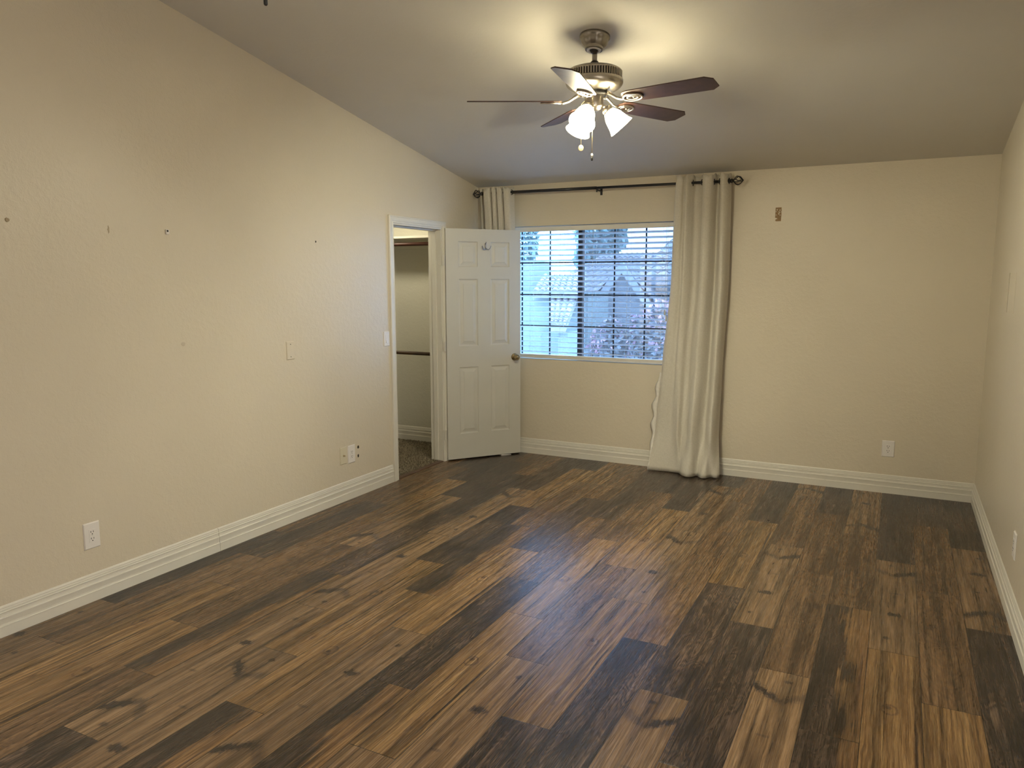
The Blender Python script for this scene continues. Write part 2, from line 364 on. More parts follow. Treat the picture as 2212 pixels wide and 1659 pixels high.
    h = m('SUBTRACT', m('MULTIPLY', fine, 0.25), m('MULTIPLY', seam, 1.0))
    t.put(t.b.inputs['Normal'], t.bump(h, 0.35, 0.0008))
    return t.mat
FLOOR = floor_mat()

# ------------------------------------------------------------------ room shell
W, YF, H0, SL = 4.105, -7.03, 2.4506, 0.179
def ceil_z(y): return H0-SL*y
OP0, OP1, OPH = -0.643, -1.360, 2.050      # closet door opening
WX0, WX1, WZ0, WZ1 = 0.105, 1.905, 0.886, 2.083   # window opening

def build_floor():
    PL, PWD = 1.194, 0.1985
    plan = ['DVDDD', 'DEESV', 'DDVSD', 'VEMME', 'DEEVD', 'VEVDS', 'DSDVE', 'EEEDV', 'DVVSD', 'DSEVD', 'DESSV', 'DDEDM',
            'EDSVD', 'SEMSM', 'DSDSV', 'DVVVD', 'EDDME', 'EDVES', 'DSESV', 'DEDEV', 'EEEDV']
    flip = {(8, 2): 1, (4, 3): 1, (4, 2): 1, (6, 3): 1, (3, 1): 1, (5, 1): 1, (9, 3): 0, (12, 3): 0}
    code = dict(V=0, S=1, E=2, D=3, M=4)
    me = bpy.data.meshes.new('floor'); vs, fs, uvs, at_f, at_s, at_t = [], [], [], [], [], []
    rnd = random.Random(11)
    for k in range(21):
        x0 = 3.910-PWD*k; x1 = x0+PWD; off = (1.150, 0.762, 0.372)[k % 3]
        a = max(x0, -0.045); b = min(x1, W)
        row = plan[k]; n = 0; y = off-PL
        while y < 7.03:
            ya, yb = max(y, 0.0), min(y+PL, 7.03)
            ch = row[n] if n < len(row) else rnd.choice('VSEDDE')
            fl = flip.get((k, n), rnd.random() < 0.4); fu = rnd.random() < 0.35 if ch in 'EDV' else False
            i = len(vs); vs += [(a, -ya, 0), (a, -yb, 0), (b, -yb, 0), (b, -ya, 0)]; fs.append((i, i+1, i+2, i+3))
            for (px, py) in ((a, ya), (a, yb), (b, yb), (b, ya)):
                uu = (px-x0)/PWD; vv = py-y
                if fl: vv = PL-vv
                if fu: uu = 1-uu
                uvs.append((uu, vv))
            at_f.append(code[ch]); at_s.append(rnd.random()*9); at_t.append(0.90+0.22*rnd.random())
            y += PL; n += 1
    nb = len(fs)
    i = len(vs)    # slab under the planks
    vs += [(-0.045, YF, -0.002), (W, YF, -0.002), (W, 0, -0.002), (-0.045, 0, -0.002), (-0.045, YF, -0.15), (W, YF, -0.15), (W, 0, -0.15), (-0.045, 0, -0.15)]
    for q in ((3, 2, 1, 0), (4, 5, 6, 7), (0, 1, 5, 4), (1, 2, 6, 5), (2, 3, 7, 6), (3, 0, 4, 7)):
        fs.append(tuple(i+j for j in q)); uvs += [(0.5, 0.5)]*4; at_f.append(3); at_s.append(0); at_t.append(1)
    me.from_pydata(vs, [], fs)
    ul = me.uv_layers.new(name='plank')
    for j, c in enumerate(uvs): ul.data[j].uv = c
    for nm, dat in (('figure', at_f), ('seed', at_s), ('tone', at_t)):
        A = me.attributes.new(nm, 'FLOAT', 'FACE'); A.data.foreach_set('value', [float(x) for x in dat])
    return struct(link('floor', me, FLOOR))
build_floor()

bm = bmesh.new()
LY0, LY1, LZ0, LZ1 = -6.7, -4.75, 0.4, 2.2     # made-up, unseen window in the left wall, added for fill light
prism(bm, [(0, 0), (OP0, 0), (OP0, OPH), (OP1, OPH), (OP1, 0), (LY1, 0), (LY1, ceil_z(LY1)+0.05), (0, H0+0.05)], 0, -0.12, 0.0)
prism(bm, [(LY0, -0.15), (YF, -0.15), (YF, ceil_z(YF)+0.05), (LY0, ceil_z(LY0)+0.05)], 0, -0.12, 0.0)
prism(bm, [(LY1, LZ1), (LY0, LZ1), (LY0, ceil_z(LY0)+0.05), (LY1, ceil_z(LY1)+0.05)], 0, -0.12, 0.0)
bx(bm, -0.12, 0.0, LY0, LY1, -0.15, LZ0)
struct(obj('wall_left', bm, WALL))
bm = bmesh.new()
bx(bm, -0.12, WX0, 0, 0.15, -0.15, H0+0.05); bx(bm, WX1, W+0.12, 0, 0.15, -0.15, H0+0.05)
bx(bm, WX0, WX1, 0, 0.15, -0.15, WZ0); bx(bm, WX0, WX1, 0, 0.15, WZ1, H0+0.05)
struct(obj('wall_back', bm, WALL))
# the right wall gets a wide unseen window, added to brighten the room
RY0, RY1, RZ0, RZ1 = -6.7, -4.0, 0.5, 2.2
bm = bmesh.new()
for poly in ([(0, -0.15), (RY1, -0.15), (RY1, ceil_z(RY1)+0.05), (0, H0+0.05)], [(RY0, -0.15), (YF, -0.15), (YF, ceil_z(YF)+0.05), (RY0, ceil_z(RY0)+0.05)],
             [(RY1, RZ1), (RY0, RZ1), (RY0, ceil_z(RY0)+0.05), (RY1, ceil_z(RY1)+0.05)]): prism(bm, poly, 0, W, W+0.12)
bx(bm, W, W+0.12, RY0, RY1, -0.15, RZ0)
struct(obj('wall_right', bm, WALL))
# front wall, behind the photographer
bm = bmesh.new(); zt = ceil_z(YF)+0.05
bx(bm, -0.12, W+0.12, YF-0.15, YF, -0.15, zt)
struct(obj('wall_front', bm, WALL))
bm = bmesh.new(); prism(bm, [(0.15, ceil_z(0.15)), (YF-0.15, ceil_z(YF-0.15)), (YF-0.15, ceil_z(YF-0.15)+0.15), (0.15, ceil_z(0.15)+0.15)], 0, -0.12, W+0.12)
struct(obj('ceiling', bm, CEIL))

# ---- baseboards
BB = [(0, 0), (0.016, 0), (0.016, 0.046), (0.0172, 0.048), (0.0165, 0.051), (0.0125, 0.053), (0.0120, 0.060), (0.0135, 0.074), (0.0150, 0.084),
      (0.0158, 0.087), (0.0145, 0.090), (0.0098, 0.092), (0.0090, 0.098), (0.0090, 0.108), (0.0112, 0.110), (0.0112, 0.113), (0.0075, 0.115),
      (0.0080, 0.124), (0.0060, 0.126), (0.0060, 0.133), (0.0035, 0.138), (0, 0.141)]
bm = bmesh.new(); sweep(bm, BB, (0, -3.180, 0), (0, -1.420, 0), (1, 0, 0)); sweep(bm, BB, (0, YF, 0), (0, -3.1825, 0), (1, 0, 0)); sweep(bm, BB, (0, -0.583, 0), (0, 0, 0), (1, 0, 0))
struct(obj('baseboard_left', bm, TRIM))
bm = bmesh.new(); sweep(bm, BB, (0.0, 0, 0), (W, 0, 0), (0, -1, 0)); struct(obj('baseboard_back', bm, TRIM))
bm = bmesh.new(); sweep(bm, BB, (W, YF, 0), (W, 0, 0), (-1, 0, 0)); struct(obj('baseboard_right', bm, TRIM))
bm = bmesh.new(); sweep(bm, BB, (0, YF, 0), (W, YF, 0), (0, 1, 0)); struct(obj('baseboard_front', bm, TRIM))

# ---- closet shell beyond the door
CLX, CLY = -1.80, -2.60
CBY = -0.040                                    # face of the closet's end wall
struct(obj('wall_closet_back', box(CLX, -0.12, CBY, 0.15, -0.15, 2.55), CLOSETP))
struct(obj('wall_closet_left', box(CLX-0.1, CLX, CLY-0.1, 0.15, -0.15, 2.55), CLOSETP))
struct(obj('wall_closet_front', box(CLX, -0.12, CLY-0.1, CLY, -0.15, 2.55), CLOSETP))
struct(obj('ceiling_closet', box(CLX-0.1, -0.12, CLY-0.1, 0.15, 2.44, 2.58), CLOSETP))
bm = bmesh.new(); sweep(bm, BB, (CLX, CBY, 0.008), (-0.12, CBY, 0.008), (0, -1, 0)); struct(obj('baseboard_closet', bm, TRIM))
struct(obj('floor_closet', box(CLX, -0.045, CLY, CBY, -0.15, -0.004), simple('carpet backing', (0.16, 0.13, 0.09), 0.95)))

# carpet pile: many small leaning tufts, seen through the doorway
_c = NT('beige brown carpet yarn'); _a = _c.n('ShaderNodeAttribute'); _a.attribute_name = 'yarn'
_c.put(_c.b.inputs['Base Color'], _c.ramp(_a.outputs['Fac'], (0.0, (0.14, 0.115, 0.075)), (0.5, (0.27, 0.225, 0.15)), (1.0, (0.42, 0.36, 0.25)))); _c.b.inputs['Roughness'].default_value = 0.95
CARPET = _c.mat
def carpet():
    rnd = random.Random(3); vs, fs, sh = [], [], []
    n = 13000
    for i in range(n):
        x = rnd.uniform(-1.35, -0.055); y = rnd.uniform(-1.36, -0.058)
        if x > -0.12 and not (OP1+0.012 < y < OP0-0.012): continue
        s = rnd.uniform(0.004, 0.0085); h = rnd.uniform(0.010, 0.019); a = rnd.uniform(0, 2*PI); l = rnd.uniform(0.0, 0.009); b = rnd.uniform(0, 2*PI)
        if x > -0.12: h *= 0.8
        tx, ty = x+l*math.cos(b), y+l*math.sin(b)
        if y > CBY-0.03: h *= 0.5
        j = len(vs)
        for k in range(3): vs.append((x+s*math.cos(a+k*2.094), y+s*math.sin(a+k*2.094), -0.002))
        for k in range(3): vs.append((tx+s*0.7*math.cos(a+0.7+k*2.094), ty+s*0.7*math.sin(a+0.7+k*2.094), h))
        c = rnd.random()
        for k in range(3):
            k2 = (k+1) % 3; fs.append((j+k, j+k2, j+3+k2, j+3+k)); sh.append(c*0.8)
        fs.append((j+3, j+4, j+5)); sh.append(c)
    me = bpy.data.meshes.new('carpet_pile'); me.from_pydata(vs, [], fs)
    A = me.attributes.new('yarn', 'FLOAT', 'FACE'); A.data.foreach_set('value', sh)
    o = link('carpet_pile', me, CARPET); tag(o, 'beige brown shag carpet on the closet floor beyond the door', 'carpet'); struct(o, 'stuff')
carpet()
bm = bmesh.new(); prism(bm, [(-0.046, 0), (0.002, 0), (0.002, 0.003), (-0.006, 0.007), (-0.040, 0.008), (-0.046, 0.006)], 1, OP1+0.001, OP0-0.001)
# prism on axis 1 takes (x, z)
o = obj('threshold_strip', bm, simple('dark threshold', (0.075, 0.040, 0.024), 0.4, var=0.2, vscale=20)); tag(o, 'dark brown transition strip between wood floor and closet carpet', 'threshold')

# closet shelf, rods, lamp
sh = thing('closet_shelf', 'white closet shelf with a painted cleat under it', 'shelf', (-0.96, CBY, 1.988))
obj('board', box(-0.84, 0.84, -0.318, -0.001, 0.0, 0.020), TRIM, sh, bevel=0.002)
obj('cleat', box(-0.84, 0.84, -0.020, -0.001, -0.085, -0.001), CLOSETP, sh)
def hang_rod(z, y, mat, label, r=0.0165):
    t = thing('closet_rod', label, 'rod', (-0.96, y, z), 0, 'hanging rods in the closet')
    bm = bmesh.new(); tube(bm, [(-0.836, 0, 0), (0.836, 0, 0)], r, 16); obj('pole', bm, mat, t, True)
    for s in (-1, 1):
        bm = bmesh.new(); lathe(bm, [(0.030, 0), (0.030, 0.008), (0.022, 0.012)], 20, Matrix.Translation((0.8395*s, 0, 0)) @ Matrix.Rotation(-s*PI/2, 4, 'Y')); obj('socket', bm, BLACKP, t, True)
hang_rod(1.936, -0.315, ROD_WOOD, 'upper reddish brown closet rod just below the white shelf')
hang_rod(0.920, -0.330, ROD_WOOD2, 'lower dark brown closet rod at waist height in the closet')
cl = thing('closet_light', 'round white dome lamp on the closet ceiling', 'ceiling light', (-0.75, -0.80, 2.44))
bm = bmesh.new(); lathe(bm, [(0.13, 0), (0.13, -0.02), (0.115, -0.025)], 32); obj('base', bm, NICKEL, cl, True)
bm = bmesh.new(); lathe(bm, [(0.112, -0.0255), (0.105, -0.05), (0.08, -0.075), (0.04, -0.09), (0.0001, -0.094)], 32); obj('dome', bm, CLOSET_GLOW, cl, True)

# ------------------------------------------------------------------ closet door
d1 = bpy.data.objects.new('door_1', None); COL.objects.link(d1); d1.location = (0, OP0, 0); struct(d1)
d1['label'] = 'white six panel door standing open before the closet opening'
def to_local(bm, o):
    bmesh.ops.translate(bm, vec=-Vector(o.location), verts=bm.verts); return bm
# jambs with stop
bm = bmesh.new()
bx(bm, -0.125, 0.004, OP0-0.018, OP0-0.0005, 0.0, OPH-0.018); bx(bm, -0.125, 0.004, OP1+0.0005, OP1+0.018, 0.0, OPH-0.018); bx(bm, -0.125, 0.004, OP1+0.0005, OP0-0.0005, OPH-0.018, OPH-0.0005)
bx(bm, -0.085, -0.045, OP0-0.030, OP0-0.018, 0.012, OPH-0.030); bx(bm, -0.085, -0.045, OP1+0.018, OP1+0.030, 0.012, OPH-0.030); bx(bm, -0.085, -0.045, OP1+0.018, OP0-0.018, OPH-0.030, OPH-0.018)
obj('jamb', to_local(bm, d1), TRIM, d1, bevel=0.0015)
# casing: moulded profile with mitred corners
CP = [(0.004, 0.0), (0.010, 0.001), (0.012, 0.006), (0.0095, 0.009), (0.0095, 0.014), (0.0135, 0.020), (0.0150, 0.030), (0.0150, 0.044), (0.0178, 0.047), (0.0178, 0.054), (0.014, 0.058), (0.0, 0.059)]
def casing(sx):
    bm = bmesh.new(); path = []
    a0, a1, h = OP0-0.006, OP1+0.006, OPH-0.006      # inner edge lines (y, y, z)
    for out, w in CP:
        path.append([bm.verts.new((sx(out), a0+w, 0)), bm.verts.new((sx(out), a0+w, h+w)), bm.verts.new((sx(out), a1-w, h+w)), bm.verts.new((sx(out), a1-w, 0))])
    path.append([bm.verts.new((sx(0), a0+CP[0][1], 0)), bm.verts.new((sx(0), a0, h)), bm.verts.new((sx(0), a1, h)), bm.verts.new((sx(0), a1, 0))])
    n = len(path)
    for i in range(n):
        A, B = path[i], path[(i+1) % n]
        for k in range(3): bm.faces.new((A[k], A[k+1], B[k+1], B[k]))
    bm.faces.new([p[0] for p in path]); bm.faces.new([p[3] for p in path])
    bmesh.ops.recalc_face_normals(bm, faces=bm.faces[:]); return bm
obj('casing', to_local(casing(lambda o: o+0.0005), d1), TRIM, d1)
# leaf, in its own frame: x along the width, -y the face we see, hinge edge at x=0
LA, LW, LH, LT = 0.9104, 0.7136, 2.032, 0.035
leafM = Matrix.Translation((0.0358, -0.6360, 0.013)) @ Matrix.Rotation(LA, 4, 'Z')
def leaf_bm():
    bm = bmesh.new()
    us = [0.0, 0.117, 0.297, 0.421, 0.603, LW]
    zs = [0.0, 0.227, 0.826, 1.012, 1.600, 1.706, 1.924, LH]
    def panel(x0, x1, z0, z1, y, sgn):
        lv = [(0, 0), (0.005, 0.0065), (0.012, 0.0085), (0.018, 0.0080), (0.040, 0.0020), (0.043, 0.0)]
        rings = []
        for (ins, dep) in lv:
            rings.append([bm.verts.new((px, y-sgn*dep*-1 if False else y+sgn*dep, pz)) for px, pz in ((x0+ins, z0+ins), (x1-ins, z0+ins), (x1-ins, z1-ins), (x0+ins, z1-ins))])
        for A, B in zip(rings, rings[1:]):
            for k in range(4): bm.faces.new((A[k], A[(k+1) % 4], B[(k+1) % 4], B[k]))
        bm.faces.new(rings[-1])
    for y, sgn in ((0.0, 1), (LT, -1)):
        for i in range(5):
            for j in range(7):
                if i in (1, 3) and j in (1, 3, 5): panel(us[i], us[i+1], zs[j], zs[j+1], y, sgn)
                else: bm.faces.new([bm.verts.new(p) for p in ((us[i], y, zs[j]), (us[i+1], y, zs[j]), (us[i+1], y, zs[j+1]), (us[i], y, zs[j+1]))])
    for (x, ) in ((0.0,), (LW,)): bm.faces.new([bm.verts.new(p) for p in ((x, 0, 0), (x, LT, 0), (x, LT, LH), (x, 0, LH))])
    for z in (0, LH): bm.faces.new([bm.verts.new(p) for p in ((0, 0, z), (LW, 0, z), (LW, LT, z), (0, LT, z))])
    bmesh.ops.remove_doubles(bm, verts=bm.verts, dist=1e-5); bmesh.ops.recalc_face_normals(bm, faces=bm.faces[:]); return bm
leaf = obj('door_leaf', leaf_bm(), DOORP, d1)
leaf.matrix_parent_inverse = Matrix.Identity(4)
leaf.matrix_local = Matrix.Translation(-Vector(d1.location)) @ leafM
def leafchild(name, bm, mat, smooth=True, bevel=0): return obj(name, bm, mat, leaf, smooth, bevel=bevel)
kn = bmesh.new(); KM = Matrix.Translation((0.655, 0, 0.896)) @ Matrix.Rotation(PI/2, 4, 'X')
lathe(kn, [(0.033, 0), (0.033, 0.003), (0.028, 0.008), (0.014, 0.012), (0.0125, 0.026), (0.018, 0.032), (0.0255, 0.040), (0.0275, 0.050), (0.0245, 0.060), (0.0200, 0.063), (0.0185, 0.0615), (0.012, 0.0625), (0.0105, 0.066), (0.0001, 0.067)], 32, KM)
leafchild('door_knob', kn, BRASS)
kn = bmesh.new(); KM2 = Matrix.Translation((0.655, LT, 0.896)) @ Matrix.Rotation(-PI/2, 4, 'X')
lathe(kn, [(0.033, 0), (0.033, 0.003), (0.014, 0.012), (0.0125, 0.026), (0.0255, 0.040), (0.0275, 0.050), (0.0200, 0.056), (0.0001, 0.058)], 24, KM2)
leafchild('door_knob', kn, BRASS)
for hz in (1.775, 1.030, 0.240):
    h = bmesh.new(); tube(h, [(0.012, OP0+0.0-0.004, hz-0.045), (0.012, OP0-0.004, hz+0.045)], 0.007, 12)
    bx(h, -0.033, 0.010, OP0-0.0205, OP0-0.018, hz-0.044, hz+0.044)
    bx(h, 0.008, 0.030, OP0-0.006, OP0-0.002, hz-0.044, hz+0.044)
    for dz in (-0.03, 0, 0.03): bx(h, -0.022, -0.017, OP0-0.0222, OP0-0.0205, hz+dz-0.003, hz+dz+0.003)
    obj('hinge', to_local(h, d1), TRIM, d1, bevel=0.0008)

# hook screwed on the door
hk = thing('coat_hook', 'small silver double coat hook screwed high on the white door', 'hook')
hk.matrix_world = leafM @ Matrix.Translation((0.371, -0.0005, 1.880))
bm = bmesh.new(); bx(bm, -0.008, 0.008, -0.004, 0, -0.026, 0.032); obj('back_plate', bm, SILVER, hk, bevel=0.0015)
bm = bmesh.new()
for s in (-1, 1):
    tube(bm, [(0.0, -0.004, -0.006), (s*0.006, -0.012, -0.016), (s*0.018, -0.024, -0.024), (s*0.030, -0.030, -0.016), (s*0.038, -0.032, 0.002), (s*0.041, -0.033, 0.008)], [0.0035, 0.0038, 0.0038, 0.0036, 0.0036, 0.005], 8)
obj('prongs', bm, SILVER, hk, True)
bm = bmesh.new(); tube(bm, [(0, -0.004, 0.024), (0, -0.014, 0.030), (0, -0.022, 0.040)], [0.0038, 0.0036, 0.005], 8); obj('upper_peg', bm, SILVER, hk, True)
# wedge below the door
ws = obj('door_stop', prism(bmesh.new(), [(-0.05, 0), (0.05, 0), (0.05, 0.0035), (-0.05, 0.0115)], 1, -0.014, 0.014), PLATE_W, None)
ws.location = (0.372, -0.176, 0.0005); ws.rotation_euler = (0, 0, LA); tag(ws, 'small white wedge lying on the floor under the open door', 'door stop')

# ------------------------------------------------------------------ window
w1 = bpy.data.objects.new('window_1', None); COL.objects.link(w1); w1.location = (1.005, 0.10, 1.484); struct(w1)
w1['label'] = 'dark bronze sliding window with muntin bars'
def wl(bm): bmesh.ops.translate(bm, vec=-Vector(w1.location), verts=bm.verts); return bm
bm = bmesh.new(); fx0, fx1, fz0, fz1 = WX0+0.002, WX1-0.002, WZ0+0.002, WZ1-0.002
for q in ((fx0, fx0+0.03, fz0, fz1), (fx1-0.03, fx1, fz0, fz1), (fx0+0.03, fx1-0.03, fz0, fz0+0.02), (fx0+0.03, fx1-0.03, fz1-0.02, fz1)): bx(bm, q[0], q[1], 0.085, 0.145, q[2], q[3])
obj('window_frame', wl(bm), BRONZE, w1)
bm = bmesh.new(); bx(bm, 0.972, 1.004, 0.078, 0.115, fz0+0.02, fz1-0.02); obj('meeting_stile', wl(bm), BRONZE, w1)
PEWTER = simple('grey screen frame', (0.34, 0.38, 0.42), 0.5, 0.0)
bm = bmesh.new(); bx(bm, 1.006, 1.024, 0.105, 0.120, fz0+0.02, fz1-0.02); obj('screen_stile', wl(bm), PEWTER, w1)
for side, xs in ((0, (0.410, 0.692)), (1, (1.302, 1.583))):
    y0, y1 = ((0.094, 0.102), (0.110, 0.118))[side]
    for x in xs: obj('muntin', wl(box(x-0.0065, x+0.0065, y0, y1, fz0+0.02, fz1-0.02)), BRONZE, w1)
    for z in (1.760, 1.471, 1.186): obj('muntin', wl(box(*((fx0+0.03, 0.972) if side == 0 else (1.024, fx1-0.03)), y0-0.001, y1+0.001, z-0.006, z+0.006)), BRONZE, w1)
    gy = (0.098, 0.114)[side]
    obj('pane', wl(box(*((fx0+0.03, 0.972) if side == 0 else (1.024, fx1-0.03)), gy-0.0015, gy+0.0015, fz0+0.02, fz1-0.02)), GLASS, w1)
obj('insect_screen', wl(box(1.024, fx1-0.03, 0.128, 0.1285, fz0+0.02, fz1-0.02)), SCREEN, w1)
# unseen windows in the side walls, invented to let in fill daylight
def fill_window(n, x, y0, y1, z0, z1):
    w = bpy.data.objects.new('window_%d' % n, None); COL.objects.link(w); w.location = (x, (y0+y1)/2, (z0+z1)/2); struct(w)
    bm = bmesh.new(); hx, hz = (y1-y0)/2-0.002, (z1-z0)/2-0.002
    for q in ((-hx, -hx+0.04, -hz, hz), (hx-0.04, hx, -hz, hz), (-hx+0.04, hx-0.04, -hz, -hz+0.04), (-hx+0.04, hx-0.04, hz-0.04, hz), (-0.02, 0.02, -hz+0.04, hz-0.04)): bx(bm, -0.03, 0.03, q[0], q[1], q[2], q[3])
    obj('window_frame', bm, BRONZE, w)
    obj('pane', box(-0.002, 0.002, -hx+0.04, hx-0.04, -hz+0.04, hz-0.04), TINTED, w)
fill_window(2, -0.08, LY0, LY1, LZ0, LZ1)
fill_window(3, W+0.08, RY0, RY1, RZ0, RZ1)

# blind
bl = thing('window_blind', 'wide white slatted blind half open inside the window', 'blind', (1.005, 0.035, 2.030))
BX = 0.890
def bll(bm): bmesh.ops.translate(bm, vec=-Vector(bl.location), verts=bm.verts); return bm
x0, x1 = 1.005-BX, 1.005+BX
bm = bmesh.new(); bx(bm, x0, x1, 0.003, 0.010, 2.034, 2.0755); bx(bm, x0, x1, 0.030, 0.062, 2.042, 2.0755); obj('headrail', bll(bm), BLINDW, bl, bevel=0.0015)
bm = bmesh.new(); th = math.radians(-16)
zs = [2.006-0.0458*i for i in range(24)]
for z in zs:
    n = 5; pr = []
    for i in range(n+1):
        q = -0.0245+0.049*i/n; bow = 0.0018*(1-(q/0.0245)**2)
        pr.append((q, bow))
    top = [(0.035+q*math.cos(th)-b*math.sin(th), z+q*math.sin(th)+b*math.cos(th)) for q, b in pr]
    bot = [(y+0.0026*math.sin(th), zz-0.0026*math.cos(th)) for y, zz in reversed(top)]
    poly = top+bot
    A = [bm.verts.new((x0+0.004, y, zz)) for y, zz in poly]; B = [bm.verts.new((x1-0.004, y, zz)) for y, zz in poly]
    bm.faces.new(A[::-1]); bm.faces.new(B)
    for i in range(len(poly)): bm.faces.new((A[i], A[(i+1) % len(poly)], B[(i+1) % len(poly)], B[i]))
bmesh.ops.recalc_face_normals(bm, faces=bm.faces[:])
obj('slat_stack', bll(bm), SLATM, bl)
bm = bmesh.new(); bx(bm, x0+0.002, x1-0.002, 0.008, 0.060, 0.912, 0.928); bx(bm, x0+0.002, x1-0.002, 0.006, 0.060, 0.8940, 0.911); obj('bottom_rail', bll(bm), BLINDW, bl, bevel=0.002)
for lx in (0.23, 0.536, 0.834, 1.142, 1.458, 1.761):
    bm = bmesh.new()
    for dx, y in ((-0.006, 0.012), (0.010, 0.058)): tube(bm, [(lx+dx, y, 2.045), (lx+dx, y, 0.92)], 0.0009, 5)
    obj('ladder_cord', bll(bm), CORD, bl)
for k, (cx_, zt, zb) in enumerate(((1.793, 2.05, 1.335), (1.806, 2.05, 1.285))):
    bm = bmesh.new(); tube(bm, [(cx_, -0.004, zt), (cx_+0.001, -0.008, (zt+zb)/2), (cx_, -0.008, zb+0.018)], 0.0013, 6); cdo = obj('lift_cord', bll(bm), CORD, bl, True)
    bm = bmesh.new(); lathe(bm, [(0.003, 0.022), (0.005, 0.016), (0.008, -0.012), (0.0085, -0.022), (0.004, -0.026)], 14, Matrix.Translation((cx_, -0.009, zb))); t_ = obj('tassel', bll(bm), PLATE_I, cdo, True)

# ------------------------------------------------------------------ curtain rod and curtains
RY = -0.112
def rz(x): return 2.381-0.0075*(x-0.05)
rod = thing('curtain_rod', 'long thin black curtain rod with open cage finials above the window', 'curtain rod', (1.21, RY, rz(1.21)))
def rl(bm): bmesh.ops.translate(bm, vec=-Vector(rod.location), verts=bm.verts); return bm
bm = bmesh.new(); tube(bm, [(0.125, RY, rz(0.125)), (1.21, RY, rz(1.21))], 0.0125, 16); tube(bm, [(1.21, RY, rz(1.21)), (2.30, RY, rz(2.30))], 0.0105, 16); obj('pole', rl(bm), BLACKM, rod, True)
def finial(xe, s):
    """open cage ball on a stepped neck; s = direction away from the rod"""
    z = rz(xe)
    M = Matrix.Translation((xe, RY, z)) @ Matrix.Rotation(s*PI/2, 4, 'Y')
    bm = bmesh.new(); lathe(bm, [(0.020, -0.002), (0.020, 0.004), (0.014, 0.006), (0.013, 0.022), (0.018, 0.024), (0.018, 0.030), (0.012, 0.034), (0.010, 0.040)], 18, M)
    R0, L = 0.036, 0.072
    for k in range(6):
        pts = []
        for i in range(13):
            q = i/12; a = k*PI/3+1.1*q; r = R0*math.sin(PI*min(max(q, 0.03), 0.97))**0.85
            pts.append(M @ Vector((r*math.cos(a), r*math.sin(a), 0.038+L*q)))
        tube(bm, pts, 0.0034, 6)
    lathe(bm, [(0.006, 0.104), (0.007, 0.110), (0.004, 0.115), (0.0001, 0.117)], 12, M)
    return bm
obj('finial', rl(finial(0.128, -1)), BLACKM, rod, True)
obj('finial', rl(finial(2.298, 1)), BLACKM, rod, True)
for bxp in (0.135, 1.212, 2.285):
    z = rz(bxp); bm = bmesh.new()
    bx(bm, bxp-0.010, bxp+0.010, -0.0035, -0.0005, z-0.050, z+0.018); bx(bm, bxp-0.006, bxp+0.006, RY+0.004, -0.003, z-0.022, z-0.012)
    tube(bm, [(bxp, RY+0.016*math.cos(a), z+0.016*math.sin(a)-0.0005) for a in [math.radians(d) for d in range(150, 391, 20)]], 0.0035, 6)
    tube(bm, [(bxp, RY, z-0.014), (bxp, RY, z-0.036)], 0.006, 8)
    obj('bracket', rl(bm), BLACKM, rod)

def curtain(name, label, keys, grom, nv=70, nu=150, hem=None):
    """keys: list of (z, [(x, y), ...]) from top to bottom, same number of points; smooth surface through them"""
    def cr(p0, p1, p2, p3, t):
        return 0.5*((2*p1)+(-p0+p2)*t+(2*p0-5*p1+4*p2-p3)*t*t+(-p0+3*p1-3*p2+p3)*t**3)
    def line(pts, n):
        out = []; m = len(pts)-1
        for i in range(n+1):
            f = i/n*m; k = min(int(f), m-1); t = f-k
            P = [pts[max(k-1, 0)], pts[k], pts[k+1], pts[min(k+2, m)]]
            out.append((cr(*[p[0] for p in P], t), cr(*[p[1] for p in P], t)))
        return out
    rows = []; zs_ = [k[0] for k in keys]; lines = [line(k[1], nu) for k in keys]
    for j in range(nv+1):
        f = j/nv; z = zs_[0]+(zs_[-1]-zs_[0])*f
        k = 0
        while k < len(zs_)-2 and z < zs_[k+1]: k += 1
        t = (z-zs_[k])/(zs_[k+1]-zs_[k]); t = max(0, min(1, t)); t = t*t*(3-2*t)*0.5+t*0.5
        rows.append([(a[0]+(b[0]-a[0])*t, a[1]+(b[1]-a[1])*t, z) for a, b in zip(lines[k], lines[k+1])])
    root = thing(name, label, 'curtain', (rows[0][nu//2][0], RY, 0.0), 0, 'curtains on the black rod')
    bm = bmesh.new()
    V = []
    for j, r in enumerate(rows):
        rr = []
        for i, p in enumerate(r):
            w = 0.0016*math.sin(j*0.9+i*0.35)*(j/nv)
            zz = p[2]
            if j == 0: zz += 0.008*math.sin(i/nu*2*PI*5.2)+0.004*math.sin(i*0.7)
            rr.append(bm.verts.new((p[0]-root.location.x, p[1]-root.location.y+w, zz)))
        V.append(rr)
    for j in range(nv):
        for i in range(nu): bm.faces.new((V[j][i], V[j+1][i], V[j+1][i+1], V[j][i+1]))
    o = obj('fabric_panel', bm, CLOTH, root, True)
    sd = o.modifiers.new('thick', 'SOLIDIFY'); sd.thickness = 0.0024; sd.offset = 0
    for gx, rot in grom:
        g = bmesh.new(); pts = []
        for i in range(20):
            a = 2*PI*i/20; v = Vector((0, 0.021*math.cos(a), 0.021*math.sin(a))); v = Matrix.Rotation(rot, 3, 'Z') @ v
            pts.append((gx+v.x-root.location.x, RY+v.y-root.location.y, rz(gx)+v.z))
        tube(g, pts, 0.0034, 6, True); obj('grommet', g, BLACKM, root, True)
    return root, rows
F, B, C = -0.154, -0.072, -0.113
